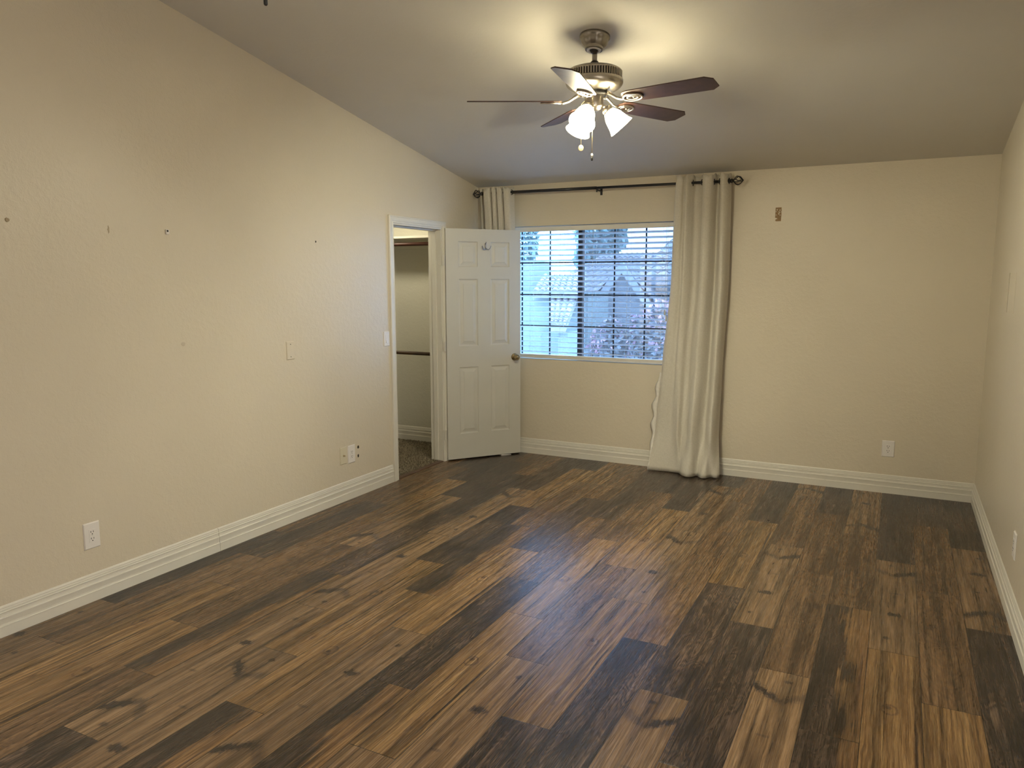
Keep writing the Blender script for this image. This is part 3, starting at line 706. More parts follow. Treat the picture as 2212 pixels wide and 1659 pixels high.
keysR = [
 (2.420, [(1.892, C+.01), (1.900, F+.012), (1.945, F+.003), (1.958, F+.024), (1.985, F-.004), (2.020, C+.004), (2.040, B), (2.075, B-.012), (2.098, C), (2.112, F+.01), (2.140, F-.006), (2.172, F+.008), (2.190, C), (2.204, B+.004), (2.222, B), (2.236, C), (2.246, F+.006), (2.268, F-.008), (2.290, F+.016), (2.302, C+.006), (2.312, B+.004)]),
 (2.250, [(1.878, C+.01), (1.892, F+.008), (1.938, F), (1.956, F+.022), (1.986, F), (2.016, C+.004), (2.036, B-.008), (2.072, B-.022), (2.096, C-.004), (2.112, F+.008), (2.140, F-.008), (2.170, F+.004), (2.190, C), (2.204, B+.001), (2.222, B-.006), (2.238, C-.002), (2.252, F+.002), (2.274, F-.008), (2.296, F+.012), (2.308, C+.004), (2.318, B+.004)]),
 (1.600, [(1.862, C+.012), (1.880, F+.022), (1.925, F+.015), (1.952, F+.026), (1.978, F+.012), (2.008, C-.008), (2.034, B-.018), (2.066, B-.020), (2.092, C-.006), (2.110, F+.012), (2.138, F), (2.166, F+.010), (2.186, C), (2.202, B-.010), (2.222, B-.016), (2.242, C-.006), (2.260, F+.006), (2.284, F-.002), (2.302, F+.016), (2.312, C+.006), (2.320, B-.006)]),
 (0.900, [(1.804, C+.014), (1.828, F+.040), (1.872, F+.034), (1.916, F+.036), (1.944, F+.020), (1.976, C-.020), (2.002, C+.004), (2.034, C+.006), (2.060, C-.016), (2.084, F+.008), (2.112, F-.006), (2.140, F+.006), (2.162, C-.010), (2.182, B-.022), (2.202, B-.026), (2.222, C-.012), (2.240, F+.004), (2.262, F-.008), (2.282, F+.012), (2.290, C), (2.296, B-.010)]),
 (0.350, [(1.756, C+.020), (1.786, F+.046), (1.840, F+.044), (1.892, F+.042), (1.930, F+.024), (1.966, F+.000), (1.990, C-.016), (2.016, C-.020), (2.042, F+.010), (2.068, F-.018), (2.096, F-.032), (2.122, F-.012), (2.144, C-.018), (2.166, C-.004), (2.188, C-.008), (2.208, F+.004), (2.228, F-.024), (2.252, F-.034), (2.272, F-.008), (2.282, C-.010), (2.290, C+.006)]),
 (0.006, [(1.724, -0.150), (1.770, -0.140), (1.830, -0.136), (1.890, -0.134), (1.945, -0.136), (1.980, -0.146), (2.002, -0.168), (2.020, -0.200), (2.046, -0.226), (2.080, -0.236), (2.110, -0.216), (2.128, -0.176), (2.144, -0.168), (2.164, -0.196), (2.192, -0.222), (2.222, -0.214), (2.240, -0.176), (2.254, -0.160), (2.276, -0.168), (2.304, -0.162), (2.318, -0.140)]),
]
for i_ in (2, 3, 4):        # deepen the folds of the hanging part
    z_, pl_ = keysR[i_]; my_ = sum(p[1] for p in pl_)/len(pl_)
    keysR[i_] = (z_, [(p[0], min(-0.032, my_+(p[1]-my_)*1.55)) for p in pl_])
rootR, rowsR = curtain('curtain', 'long off white curtain panel hanging to the floor right of the window', keysR, [(2.024, 0.3), (2.098, -0.3), (2.190, 0.3), (2.236, -0.3), (2.302, 0.5)])
# turned-back satin edge along its left side
bm = bmesh.new(); prev = None
for j in range(46, len(rowsR)):
    p = rowsR[j][0]; f = (j-46)/(len(rowsR)-47)
    w = 0.010+0.052*math.sin(PI*min(1, f*1.15+0.05))**0.7*(0.7+0.3*math.sin(j*1.3))*1.0
    a = bm.verts.new((p[0]-rootR.location.x+0.004, p[1]-RY, p[2])); b_ = bm.verts.new((p[0]-rootR.location.x-w*0.5, p[1]-RY-0.010+0.006*math.sin(j*1.7), p[2]+0.004*math.sin(j))); c_ = bm.verts.new((p[0]-rootR.location.x-w, p[1]-RY+0.012, p[2]))
    if prev: bm.faces.new((prev[0], prev[1], b_, a)); bm.faces.new((prev[1], prev[2], c_, b_))
    prev = (a, b_, c_)
hm = obj('side_hem', bm, HEM, rootR, True); sd = hm.modifiers.new('thick', 'SOLIDIFY'); sd.thickness = 0.002
LF, LB = F+.004, B-.004
topL = [(0.088, C), (0.096, B), (0.118, B), (0.134, C), (0.140, LF), (0.166, LF-.006), (0.196, LF), (0.204, C), (0.210, LB), (0.217, C), (0.222, LF), (0.238, LF-.004), (0.252, LF), (0.258, C), (0.264, LB), (0.270, C), (0.275, LF), (0.296, LF-.004), (0.316, LF), (0.322, C), (0.328, LB), (0.334, C), (0.340, LF), (0.365, LF-.006), (0.392, LF+.004), (0.402, C), (0.412, B)]
keysL = [(2.418, topL), (2.075, [(x, y*0.80+0.002) for x, y in topL]), (1.6, [(x-0.006+0.012*math.sin(i*1.1)*0.3, y*0.78) for i, (x, y) in enumerate(topL)]), (0.8, [(x*0.96, y*0.72-0.006) for i, (x, y) in enumerate(topL)]), (0.006, [(0.06+(x-0.08)*0.93, y*0.68-0.010) for i, (x, y) in enumerate(topL)])]
curtain('curtain', 'off white curtain gathered behind the open door at the rod left end', keysL, [(0.128, 0.4), (0.402, -0.5)])

# ------------------------------------------------------------------ ceiling fans
def fan(loc, drop, lit, label, group, az0=-81.0):
    """loc = point on the ceiling; everything under the downrod hangs 'drop' lower than the short version"""
    t = thing('ceiling_fan', label, 'ceiling fan', loc, 0, group)
    tilt = Matrix.Rotation(-math.atan(SL), 4, 'X')
    Z0 = 2.870; o = lambda z: z-Z0-drop         # absolute height of the near fan -> local
    bm = bmesh.new()
    flute = lambda a, z: 1+(0.018*math.cos(12*a) if -0.060 < z < -0.018 else 0)
    lathe(bm, [(0.079, 0.004), (0.080, -0.010), (0.077, -0.017), (0.073, -0.020), (0.071, -0.030), (0.066, -0.042), (0.057, -0.054), (0.049, -0.060), (0.047, -0.063), (0.048, -0.068), (0.046, -0.074), (0.041, -0.077), (0.039, -0.072)], 96, tilt, flute)
    can = obj('canopy', bm, NICKEL_D, t, True)
    bm = bmesh.new(); lathe(bm, [(0.039, -0.070), (0.037, -0.0795), (0.024, -0.0790), (0.022, -0.070)], 32, tilt); obj('canopy_ring', bm, PLATE_W, t, True)
    bm = bmesh.new(); lathe(bm, [(0.023, -0.060), (0.0225, -0.076), (0.016, -0.086), (0.0135, -0.088)], 24, tilt); obj('hanger_ball', bm, BLACKP, t, True)
    bm = bmesh.new(); tube(bm, [(0, 0, -0.070), (0, 0, o(2.730))], 0.0135, 20); obj('downrod', bm, NICKEL_D, t, True)
    bm = bmesh.new(); lathe(bm, [(0.016, o(2.744)), (0.021, o(2.740)), (0.0225, o(2.726)), (0.024, o(2.720)), (0.02, o(2.716))], 24); obj('coupling', bm, BLACKP, t, True)
    bm = bmesh.new(); lathe(bm, [(0.020, o(2.722)), (0.060, o(2.719)), (0.100, o(2.712)), (0.126, o(2.704)), (0.140, o(2.696)), (0.144, o(2.690)), (0.1445, o(2.687)), (0.137, o(2.686)), (0.137, o(2.654)), (0.146, o(2.652)), (0.151, o(2.645)), (0.1515, o(2.632)), (0.148, o(2.622)), (0.140, o(2.612)), (0.126, o(2.602)), (0.104, o(2.592)), (0.080, o(2.586)), (0.04, o(2.584))], 64)
    mh = obj('motor_housing', bm, NICKEL, t, True)
    bm = bmesh.new()
    for k in range(64):
        a = 2*PI*(k+0.5)/64; M = Matrix.Rotation(a, 4, 'Z'); bx(bm, 0.1365, 0.1455, -0.0036, 0.0036, o(2.690), o(2.650), M)
    obj('vent_grille', bm, NICKEL, t)
    bm = bmesh.new(); lathe(bm, [(0.1378, o(2.688)), (0.1378, o(2.652))], 64, cap=False); obj('vent_lining', bm, SLOT, t, True)
    bm = bmesh.new(); lathe(bm, [(0.074, o(2.5865)), (0.076, o(2.582)), (0.076, o(2.570)), (0.060, o(2.566))], 40); obj('flywheel', bm, BLACKP, t, True)
    bm = bmesh.new(); lathe(bm, [(0.048, o(2.572)), (0.0505, o(2.566)), (0.0505, o(2.514)), (0.047, o(2.508)), (0.040, o(2.504)), (0.034, o(2.496)), (0.018, o(2.489)), (0.0001, o(2.487))], 40); sw = obj('switch_housing', bm, NICKEL, t, True)
    # blades with irons
    P13 = math.radians(12.5)
    for k in range(5):
        a = math.radians(az0+72*k)
        M = Matrix.Rotation(a, 4, 'Z') @ Matrix.Translation((0, 0, o(2.538))) @ Matrix.Rotation(-P13, 4, 'X')
        out = [(0.185, -0.050), (0.215, -0.060), (0.40, -0.066), (0.635, -0.069), (0.672, -0.040), (0.672, 0.040), (0.635, 0.069), (0.40, 0.066), (0.215, 0.060), (0.185, 0.050), (0.172, 0.022), (0.172, -0.022)]
        bm = bmesh.new(); A = [bm.verts.new(M @ Vector((x, y, 0.0))) for x, y in out]; Bv = [bm.verts.new(M @ Vector((x, y, 0.006))) for x, y in out]
        bm.faces.new(A[::-1]); bm.faces.new(Bv); n = len(out)
        for i in range(n): bm.faces.new((A[i], A[(i+1) % n], Bv[(i+1) % n], Bv[i]))
        obj('fan_blade', bm, BLADE, t, bevel=0.0015)
        bm = bmesh.new()
        def pt(x, y, z): return M @ Vector((x, y, z))
        Ma = Matrix.Rotation(a, 4, 'Z')
        base = [Ma @ Vector((0.066, 0, o(2.573))), Ma @ Vector((0.090, 0, o(2.570))), Ma @ Vector((0.112, 0, o(2.556))), Ma @ Vector((0.135, 0, o(2.541))), pt(0.165, 0, -0.006), pt(0.185, 0, -0.005)]
        tube(bm, base, [0.010, 0.010, 0.008, 0.007, 0.007, 0.007], 10)
        for rx, ry, r in ((0.052, 0.036, 0.0055), (0.030, 0.018, 0.0045)):
            tube(bm, [pt(*p) for p in ellipse(0.228, 0, -0.006, rx, ry)], r, 8, True)
        for xx, yy in ((0.235, 0.0), (0.192, 0.026), (0.192, -0.026)):
            lathe(bm, [(0.006, 0.001), (0.006, -0.008), (0.003, -0.010)], 10, M @ Matrix.Translation((xx, yy, -0.001)))
        obj('blade_iron', bm, NICKEL, t, True)
    # three lamp arms with bell shades
    for k, az in enumerate((27.0, 147.0, 267.0)):
        a = math.radians(az); tl = math.radians(41)
        M = Matrix.Rotation(a, 4, 'Z') @ Matrix.Translation((0.066, 0, o(2.504))) @ Matrix.Rotation(PI-tl, 4, 'Y')
        bm = bmesh.new(); Ma = Matrix.Rotation(a, 4, 'Z')
        tube(bm, [Ma @ Vector((0.040, 0, o(2.515))), Ma @ Vector((0.056, 0, o(2.517))), M @ Vector((0, 0, -0.006)), M @ Vector((0, 0, 0.006))], [0.008, 0.008, 0.009, 0.012], 12)
        lathe(bm, [(0.012, -0.010), (0.026, -0.004), (0.030, 0.006), (0.0305, 0.020), (0.027, 0.020)], 28, M)
        obj('lamp_arm', bm, NICKEL, t, True)
        bm = bmesh.new()
        prof = [(0.0265, 0.012), (0.030, 0.022), (0.039, 0.036), (0.047, 0.052), (0.052, 0.070), (0.056, 0.090), (0.0615, 0.108), (0.070, 0.126)]
        lathe(bm, prof+[(0.0685, 0.1265)]+[(r-0.003, z) for r, z in reversed(prof)], 40, M, None, False)
        s_ = obj('glass_shade', bm, SHADE_ON if lit else SHADE_OFF, t, True)
        bm = bmesh.new(); lathe(bm, [(0.013, 0.014), (0.014, 0.040), (0.024, 0.062), (0.026, 0.078), (0.019, 0.094), (0.0001, 0.100)], 20, M); obj('bulb', bm, BULB_ON if lit else BULB_OFF, t, True)
    # pull chains
    bm = bmesh.new(); p0 = Vector((0.016, -0.052, 0)); tube(bm, [(p0.x, p0.y, o(2.545)), (p0.x, p0.y-0.008, o(2.530)), (p0.x, p0.y-0.010, o(2.40)), (p0.x, p0.y-0.010, o(2.262))], 0.0022, 6); ch = obj('pull_chain', bm, CHAIN, t, True)
    bm = bmesh.new(); lathe(bm, [(0.0025, o(2.264)), (0.006, o(2.260)), (0.0065, o(2.252)), (0.004, o(2.246))], 14, Matrix.Translation((p0.x, p0.y-0.010, 0))); obj('chain_bead', bm, PLATE_W, ch, True)
    bm = bmesh.new(); lathe(bm, [(0.0035, o(2.247)), (0.0055, o(2.243)), (0.0055, o(2.229)), (0.003, o(2.226))], 14, Matrix.Translation((p0.x, p0.y-0.010, 0))); obj('chain_fob', bm, BLACKP, ch, True)
    bm = bmesh.new(); p1 = Vector((-0.0675, -0.012, 0)); tube(bm, [(p1.x+0.018, p1.y, o(2.545)), (p1.x, p1.y, o(2.530)), (p1.x, p1.y, o(2.320))], 0.0018, 6); ch = obj('pull_chain', bm, CHAIN, t, True)
    bm = bmesh.new(); lathe(bm, [(0.0125, -0.0025), (0.014, -0.001), (0.014, 0.001), (0.0125, 0.0025)], 22, Matrix.Translation((p1.x, p1.y, o(2.305))) @ Matrix.Rotation(math.radians(28), 4, 'Z') @ Matrix.Rotation(PI/2, 4, 'X') @ Matrix.Scale(1.2, 4, (0, 1, 0))); obj('chain_medallion', bm, CHAIN, ch, True)
    return t
fan((2.036, -2.342, ceil_z(-2.342)), 0.0, True, 'ceiling fan with three lit bell lamps and five dark blades before the window', 'ceiling fans')
fan((2.036, -4.660, ceil_z(-4.660)), 0.340, False, 'unlit ceiling fan of which only a dark chain end shows at the top edge', 'ceiling fans', -60.0)

# ------------------------------------------------------------------ wall plates
def plate(name, loc, normal, w, h, label, cat, mat, group=None):
    """Empty on the wall; local x along the wall, local -y out of it, z up"""
    rz_ = {'+x': PI/2, '-y': 0.0, '-x': -PI/2}[normal]
    t = thing(name, label, cat, loc, rz_, group)
    bm = bmesh.new(); e = 0.0045
    A = [bm.verts.new(p) for p in ((-w/2, -0.0003, -h/2), (w/2, -0.0003, -h/2), (w/2, -0.0003, h/2), (-w/2, -0.0003, h/2))]
    Bv = [bm.verts.new(p) for p in ((-w/2, -0.002, -h/2), (w/2, -0.002, -h/2), (w/2, -0.002, h/2), (-w/2, -0.002, h/2))]
    Cv = [bm.verts.new(p) for p in ((-w/2+e, -0.0065, -h/2+e), (w/2-e, -0.0065, -h/2+e), (w/2-e, -0.0065, h/2-e), (-w/2+e, -0.0065, h/2-e))]
    bm.faces.new(A[::-1]); bm.faces.new(Cv)
    for P, Q in ((A, Bv), (Bv, Cv)):
        for k in range(4): bm.faces.new((P[k], P[(k+1) % 4], Q[(k+1) % 4], Q[k]))
    bmesh.ops.recalc_face_normals(bm, faces=bm.faces[:])
    obj('cover_plate', bm, mat, t)
    return t
def outlet(loc, normal, w, h, label, mat=None):
    t = plate('wall_outlet', loc, normal, w, h, label, 'outlet', mat or PLATE_W, 'white wall outlets')
    obj('receptacle', box(-0.0165, 0.0165, -0.0080, -0.0060, -0.0335, 0.0335), mat or PLATE_W, t, bevel=0.001)
    for s in (1, -1):
        bm = bmesh.new(); zc = 0.020 if s > 0 else -0.014
        bx(bm, -0.0082, -0.0056, -0.0086, -0.0075, zc-0.004, zc+0.005); bx(bm, 0.0056, 0.0082, -0.0086, -0.0075, zc-0.004, zc+0.004)
        lathe(bm, [(0.0029, 0.0075), (0.0029, 0.0086)], 12, Matrix.Translation((0, 0, zc-0.0115)) @ Matrix.Rotation(PI/2, 4, 'X'))
        obj('socket_slots', bm, SLOT, t)
    obj('test_button', box(-0.004, 0.004, -0.0083, -0.0075, 0.0005, 0.0028), simple('grey button', (0.5, 0.48, 0.45), 0.5), t)
    return t
outlet((0, -3.962, 0.336), '+x', 0.086, 0.134, 'white wall outlet low on the left wall, nearest the camera')
outlet((0, -1.929, 0.332), '+x', 0.082, 0.134, 'white wall outlet beside the ivory coax plate near the door')
outlet((3.531, 0, 0.341), '-y', 0.086, 0.124, 'white wall outlet low on the back wall right of the curtain')
outlet((W, -2.088, 0.347), '-x', 0.080, 0.126, 'white wall outlet on the right wall at the photo edge')
cp = plate('coax_plate', (0, -2.022, 0.338), '+x', 0.072, 0.128, 'ivory coax plate with a threaded stub, left of the white outlet by the door', 'wall plate', PLATE_I)
bm = bmesh.new(); lathe(bm, [(0.0065, 0.006), (0.0065, 0.011), (0.0045, 0.011), (0.0045, 0.020), (0.002, 0.0205)], 14, Matrix.Rotation(PI/2, 4, 'X')); obj('coax_stub', bm, BRASS, cp, True)
bp = plate('blank_plate', (0, -2.516, 1.147), '+x', 0.072, 0.120, 'blank cover plate painted like the left wall at switch height', 'wall plate', PLATE_P)
for dz in (0.041, -0.041):
    bm = bmesh.new(); lathe(bm, [(0.003, 0.0055), (0.003, 0.0075), (0.0015, 0.008)], 10, Matrix.Translation((0, 0, dz)) @ Matrix.Rotation(PI/2, 4, 'X')); obj('screw', bm, HOLE, bp, True)
sw = plate('light_switch', (0, -1.465, 1.152), '+x', 0.072, 0.116, 'white rocker light switch beside the closet door frame', 'light switch', PLATE_W)
obj('switch_frame', box(-0.0185, 0.0185, -0.0075, -0.006, -0.035, 0.035), PLATE_W, sw, bevel=0.0008)
bm = bmesh.new(); prism(bm, [(-0.0072, -0.0305), (-0.0125, -0.0305), (-0.0088, 0.0), (-0.0078, 0.0305), (-0.0072, 0.0305)], 0, -0.0145, 0.0145); obj('rocker', bm, PLATE_W, sw)
pn = thing('access_panel', 'thin painted panel cover on the right wall at head height', 'panel', (W, -1.16, 1.527))
bm = bmesh.new(); prism(bm, [(-0.0006, -0.13), (-0.0010, -0.13), (-0.0058, 0.108), (-0.0006, 0.108)], 2, -0.113, 0.113); obj('cover', bm, PLATE_P, pn)
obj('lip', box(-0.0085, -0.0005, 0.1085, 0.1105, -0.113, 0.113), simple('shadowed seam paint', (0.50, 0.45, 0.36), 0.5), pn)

# marks, anchors and holes on the walls
def disc(name, loc, rx, rzz, mat, label, cat, depth=0.0012, n=14, seed=0, wob=0.25, wall='left'):
    rnd = random.Random(seed); bm = bmesh.new()
    rim = [(1+wob*(rnd.random()-0.5)) for _ in range(n)]
    def P(k, s, out):
        a = 2*PI*k/n; q = (s*rx*rim[k]*math.cos(a), s*rzz*rim[k]*math.sin(a))
        return (out, q[0], q[1]) if wall == 'left' else (q[0], -out, q[1])
    A = [bm.verts.new(P(k, 1, 0.0002)) for k in range(n)]; Bv = [bm.verts.new(P(k, 0.85, depth)) for k in range(n)]
    bm.faces.new(A[::-1]); bm.faces.new(Bv)
    for k in range(n): bm.faces.new((A[k], A[(k+1) % n], Bv[(k+1) % n], Bv[k]))
    bmesh.ops.recalc_face_normals(bm, faces=bm.faces[:])
    o = obj(name, bm, mat, None, loc=loc); return tag(o, label, cat)
TANM = simple('tan putty', (0.36, 0.29, 0.19), 0.7); FADED = simple('faded patch', (0.56, 0.49, 0.385), 0.7); TORN = simple('torn paper', (0.42, 0.34, 0.23), 0.9, var=0.2, vscale=80)
disc('wall_anchor', (0, -4.234, 1.870), 0.010, 0.010, TANM, 'round tan wall anchor at the far left of the left wall', 'wall anchor', 0.004)
disc('wall_scar', (0, -3.749, 1.857), 0.006, 0.017, TORN, 'small ragged scar on the left wall, left of the white anchor', 'wall mark', seed=3, wob=0.9)
wa = thing('wall_anchor', 'white plastic wall anchor with a dark hole on the left wall', 'wall anchor', (0, -3.408, 1.863))
obj('collar', box(0.0002, 0.010, -0.010, 0.010, -0.014, 0.012), PLATE_W, wa, bevel=0.003)
bm = bmesh.new(); lathe(bm, [(0.0055, 0.009), (0.0055, 0.0108)], 14, Matrix.Translation((0, -0.002, 0.004)) @ Matrix.Rotation(PI/2, 4, 'Y')); obj('anchor_hole', bm, SLOT, wa, True)
disc('nail_hole', (0, -2.231, 1.862), 0.006, 0.007, HOLE, 'tiny nail hole high on the left wall toward the closet door', 'wall mark', seed=5)
disc('wall_patch', (0, -3.345, 1.252), 0.014, 0.012, FADED, 'faint round patch on the left wall below the white anchor', 'wall mark', 0.0008, seed=6)
disc('drywall_hole', (0, -1.846, 0.368), 0.012, 0.013, HOLE, 'upper of two dark holes right of the outlet by the door', 'wall mark', seed=7)
disc('drywall_hole', (0, -1.848, 0.302), 0.009, 0.014, HOLE, 'lower of two dark holes right of the outlet by the door', 'wall mark', seed=8, wob=0.7)
# torn paint patch on the back wall: a brown rectangle with flecks left on it
tp = thing('paint_scar', 'small brown rectangular scar of torn paint on the back wall right of the rod', 'wall mark', (2.664, 0, 2.104))
bm = bmesh.new(); poly = [(-0.021, 0.052), (0.023, 0.053), (0.0235, 0.0), (0.022, -0.052), (-0.016, -0.052), (-0.021, -0.043), (-0.016, -0.036), (-0.004, -0.034), (-0.010, -0.028), (-0.022, -0.025)]
prism(bm, poly, 1, -0.0008, -0.0002); obj('torn_paper', bm, simple('brown paper', (0.30, 0.20, 0.105), 0.95, var=0.12, vscale=120), tp)
bm = bmesh.new(); rnd = random.Random(4)
for (x, z, r) in ((-0.009, 0.035, 0.006), (0.012, 0.032, 0.006), (-0.016, 0.022, 0.005), (0.006, 0.018, 0.006), (0.004, 0.004, 0.006), (-0.015, -0.004, 0.004), (0.014, -0.006, 0.005), (0.02, 0.018, 0.004), (0.010, 0.012, 0.004)):
    bmesh.ops.create_icosphere(bm, subdivisions=1, radius=r, matrix=Matrix.Translation((x, -0.0008, z)) @ Matrix.Scale(0.25, 4, (0, 1, 0)))
obj('paint_flecks', bm, WALL, tp, True)
# small things on the floor
bm = bmesh.new(); lathe(bm, [(0.0055, 0.0), (0.0055, 0.003), (0.003, 0.005)], 12, Matrix.Translation((0, 0, 0.0058)) @ Matrix.Rotation(PI/2, 4, 'Y')); tube(bm, [(0.003, 0, 0.0055), (0.030, 0.006, 0.003)], [0.0022, 0.0012], 6)
o = obj('screw', bm, BRASS, None, True, (1.405, -1.041, 0.0002)); tag(o, 'small loose screw lying on the wood floor', 'screw')
bm = bmesh.new(); lathe(bm, [(0.008, 0.0), (0.007, 0.0016), (0.003, 0.0024)], 12); o = obj('floor_speck', bm, SLOT, None, True, (2.845, -1.098, 0.0003)); tag(o, 'tiny black speck on the floor by the back wall', 'debris')

# ------------------------------------------------------------------ outside the window
GZ = -1.6
bm = bmesh.new(); bx(bm, -60, 40, 0.6, 80, GZ-0.2, GZ); struct(obj('ground', bm, GROUNDM))
bm = bmesh.new(); bx(bm, -30, 30, -40, -8.0, GZ-0.2, GZ); struct(obj('ground_front', bm, GROUNDM))

def tile_roof(bm, p_eave0, p_eave1, p_ridge0, p_ridge1, courses, cols, h=0.07):
    """barrel tiles: each course steps up and waves across"""
    e0, e1, r0, r1 = Vector(p_eave0), Vector(p_eave1), Vector(p_ridge0), Vector(p_ridge1)
    nrm = (e1-e0).cross(r0-e0).normalized()
    if nrm.z < 0: nrm = -nrm
    sub = 4
    for c in range(courses):
        ring = []
        for (f, lift) in ((c/courses, h), ((c+1.12)/courses, 0.012)):
            f = min(f, 1.0); row = []
            for i in range(cols*sub+1):
                g = i/(cols*sub); p = (e0.lerp(e1, g)).lerp(r0.lerp(r1, g), f)
                w = abs(math.sin(PI*i/sub))
                row.append(bm.verts.new(p+nrm*(lift*0.5+h*0.8*w)))
            ring.append(row)
        # front lip
        lip = []
        for i in range(cols*sub+1):
            g = i/(cols*sub); p = (e0.lerp(e1, g)).lerp(r0.lerp(r1, g), c/courses); lip.append(bm.verts.new(p-nrm*0.02))
        for i in range(cols*sub):
            bm.faces.new((ring[0][i], ring[0][i+1], ring[1][i+1], ring[1][i])); bm.faces.new((lip[i], lip[i+1], ring[0][i+1], ring[0][i]))
def solid_roof(bm, e0, e1, r0, r1, th=0.12):
    vs = [Vector(p) for p in (e0, e1, r1, r0)]; A = [bm.verts.new(v) for v in vs]; Bv = [bm.verts.new(v-Vector((0, 0, th))) for v in vs]
    bm.faces.new(A); bm.faces.new(Bv[::-1])
    for k in range(4): bm.faces.new((A[k], A[(k+1) % 4], Bv[(k+1) % 4], Bv[k]))
# house with the cross gable
hA = thing('house', 'house with a grey gable wall and tiled roof behind the pink bush', 'house', (-2.5, 11.0, GZ))
def ol(bm, o): bmesh.ops.translate(bm, vec=-Vector(o.location), verts=bm.verts); return bm
bm = bmesh.new(); bx(bm, -5.0, 3.0, 9.6, 16.0, GZ, 0.62); obj('wall', ol(bm, hA), STUCCO2, hA)
apex = at(1346, 590, 8.6); gl = at(1290, 668, 8.6); gr_ = Vector((2*apex.x-gl.x, 8.6, gl.z)); bz = GZ
bm = bmesh.new(); prism(bm, [(gl.x, bz), (gr_.x, bz), (gr_.x, gl.z), (apex.x, apex.z), (gl.x, gl.z)], 1, 8.6, 12.5); obj('gable_wall', ol(bm, hA), STUCCO2, hA)
bm = bmesh.new(); dz = 0.24
for a_, b_ in ((gl, apex), (apex, gr_)):
    d_ = (b_-a_); ext = d_.normalized()*0.25
    p, q = (a_-ext, b_) if b_ is apex else (a_, b_+ext)
    prism(bm, [(p.x, p.z), (q.x, q.z), (q.x, q.z+dz), (p.x, p.z+dz)], 1, 8.50, 8.59)
obj('gable_fascia', ol(bm, hA), FASCIA, hA)
bm = bmesh.new(); tile_roof(bm, (gl.x-0.25, 8.52, gl.z+0.04), (gl.x-0.25, 12.6, gl.z+0.04), (apex.x, 8.52, apex.z+0.14), (apex.x, 12.6, apex.z+0.14), 6, 16); tile_roof(bm, (gr_.x+0.25, 8.52, gl.z+0.04), (gr_.x+0.25, 12.6, gl.z+0.04), (apex.x, 8.52, apex.z+0.14), (apex.x, 12.6, apex.z+0.14), 6, 16)
obj('gable_roof', ol(bm, hA), TILE, hA)
ev = at(1250, 700, 9.3); rg = at(1430, 549, 13.2)
bm = bmesh.new(); tile_roof(bm, (-5.2, 9.3, ev.z), (3.2, 9.3, ev.z), (-3.6, 13.2, rg.z), (1.2, 13.2, rg.z), 13, 34); solid_roof(bm, (-5.2, 9.3, ev.z), (3.2, 9.3, ev.z), (-3.6, 13.2, rg.z), (1.2, 13.2, rg.z)); solid_roof(bm, (-5.2, 17, ev.z), (3.2, 17, ev.z), (-3.6, 13.2, rg.z), (1.2, 13.2, rg.z)); solid_roof(bm, (-5.2, 9.3, ev.z), (-5.2, 17, ev.z), (-3.6, 13.2, rg.z), (-3.6, 13.2, rg.z+0.001))
obj('main_roof', ol(bm, hA), TILE, hA)
# right wing of the same house: eave above a shaded wall
e0 = at(1372, 604, 8.9); e1 = at(1462, 604, 8.9)
bm = bmesh.new(); bx(bm, e0.x, e1.x+3.0, 9.1, 12.0, GZ, e0.z-0.02); obj('wing_wall', ol(bm, hA), STUCCO2, hA)
bm = bmesh.new(); tile_roof(bm, (e0.x-0.1, 8.8, e0.z), (e1.x+3.0, 8.8, e0.z), (e0.x-0.1, 12.2, e0.z+1.0), (e1.x+3.0, 12.2, e0.z+1.0), 9, 16); solid_roof(bm, (e0.x-0.1, 8.8, e0.z), (e1.x+3.0, 8.8, e0.z), (e0.x-0.1, 12.2, e0.z+1.0), (e1.x+3.0, 12.2, e0.z+1.0), 0.1); obj('wing_roof', ol(bm, hA), TILE, hA)
# pale house seen through the left sash
hB = thing('house', 'pale stucco house with stepped tiled roofs seen through the left sash', 'house', (-3.2, 7.5, GZ))
t0 = at(1150, 632, 6.8); t1 = at(1262, 632, 6.8); r0 = at(1150, 596, 8.1); r1 = at(1262, 596, 8.1)
bm = bmesh.new(); bx(bm, -5.2, t1.x, 7.0, 8.1, GZ, t0.z); obj('wall', ol(bm, hB), STUCCO, hB)
tu = at(1118, 566, 8.6); bm = bmesh.new(); bx(bm, -6.0, -3.3, 8.11, 8.95, GZ, tu.z); obj('upper_wall', ol(bm, hB), STUCCO, hB)
bm = bmesh.new(); tile_roof(bm, (t0.x, 6.8, t0.z), (t1.x, 6.8, t0.z), (r0.x+0.25, 8.1, r0.z), (r1.x, 8.1, r0.z), 6, 8, 0.06); solid_roof(bm, (t0.x, 6.8, t0.z), (t1.x, 6.8, t0.z), (r0.x+0.25, 8.1, r0.z), (r1.x, 8.1, r0.z), 0.1); obj('upper_roof', ol(bm, hB), TILE, hB)
q0 = at(1188, 704, 6.1); q1 = at(1222, 704, 6.1); s0 = at(1188, 642, 7.0); s1 = at(1246, 642, 7.0)
bm = bmesh.new(); tile_roof(bm, (q0.x, 6.1, q0.z), (q1.x, 6.1, q0.z), (s0.x, 7.0, s0.z), (s1.x, 7.0, s0.z), 7, 4, 0.05); solid_roof(bm, (q0.x, 6.1, q0.z), (q1.x, 6.1, q0.z), (s0.x, 7.0, s0.z), (s1.x, 7.0, s0.z), 0.1); obj('lower_roof', ol(bm, hB), TILE, hB)
a_ = at(1168, 716, 6.9); b_ = at(1217, 774, 6.9)
bm = bmesh.new(); bx(bm, a_.x, b_.x, 6.93, 6.985, b_.z-0.4, a_.z); obj('window', ol(bm, hB), DARKWIN, hB)
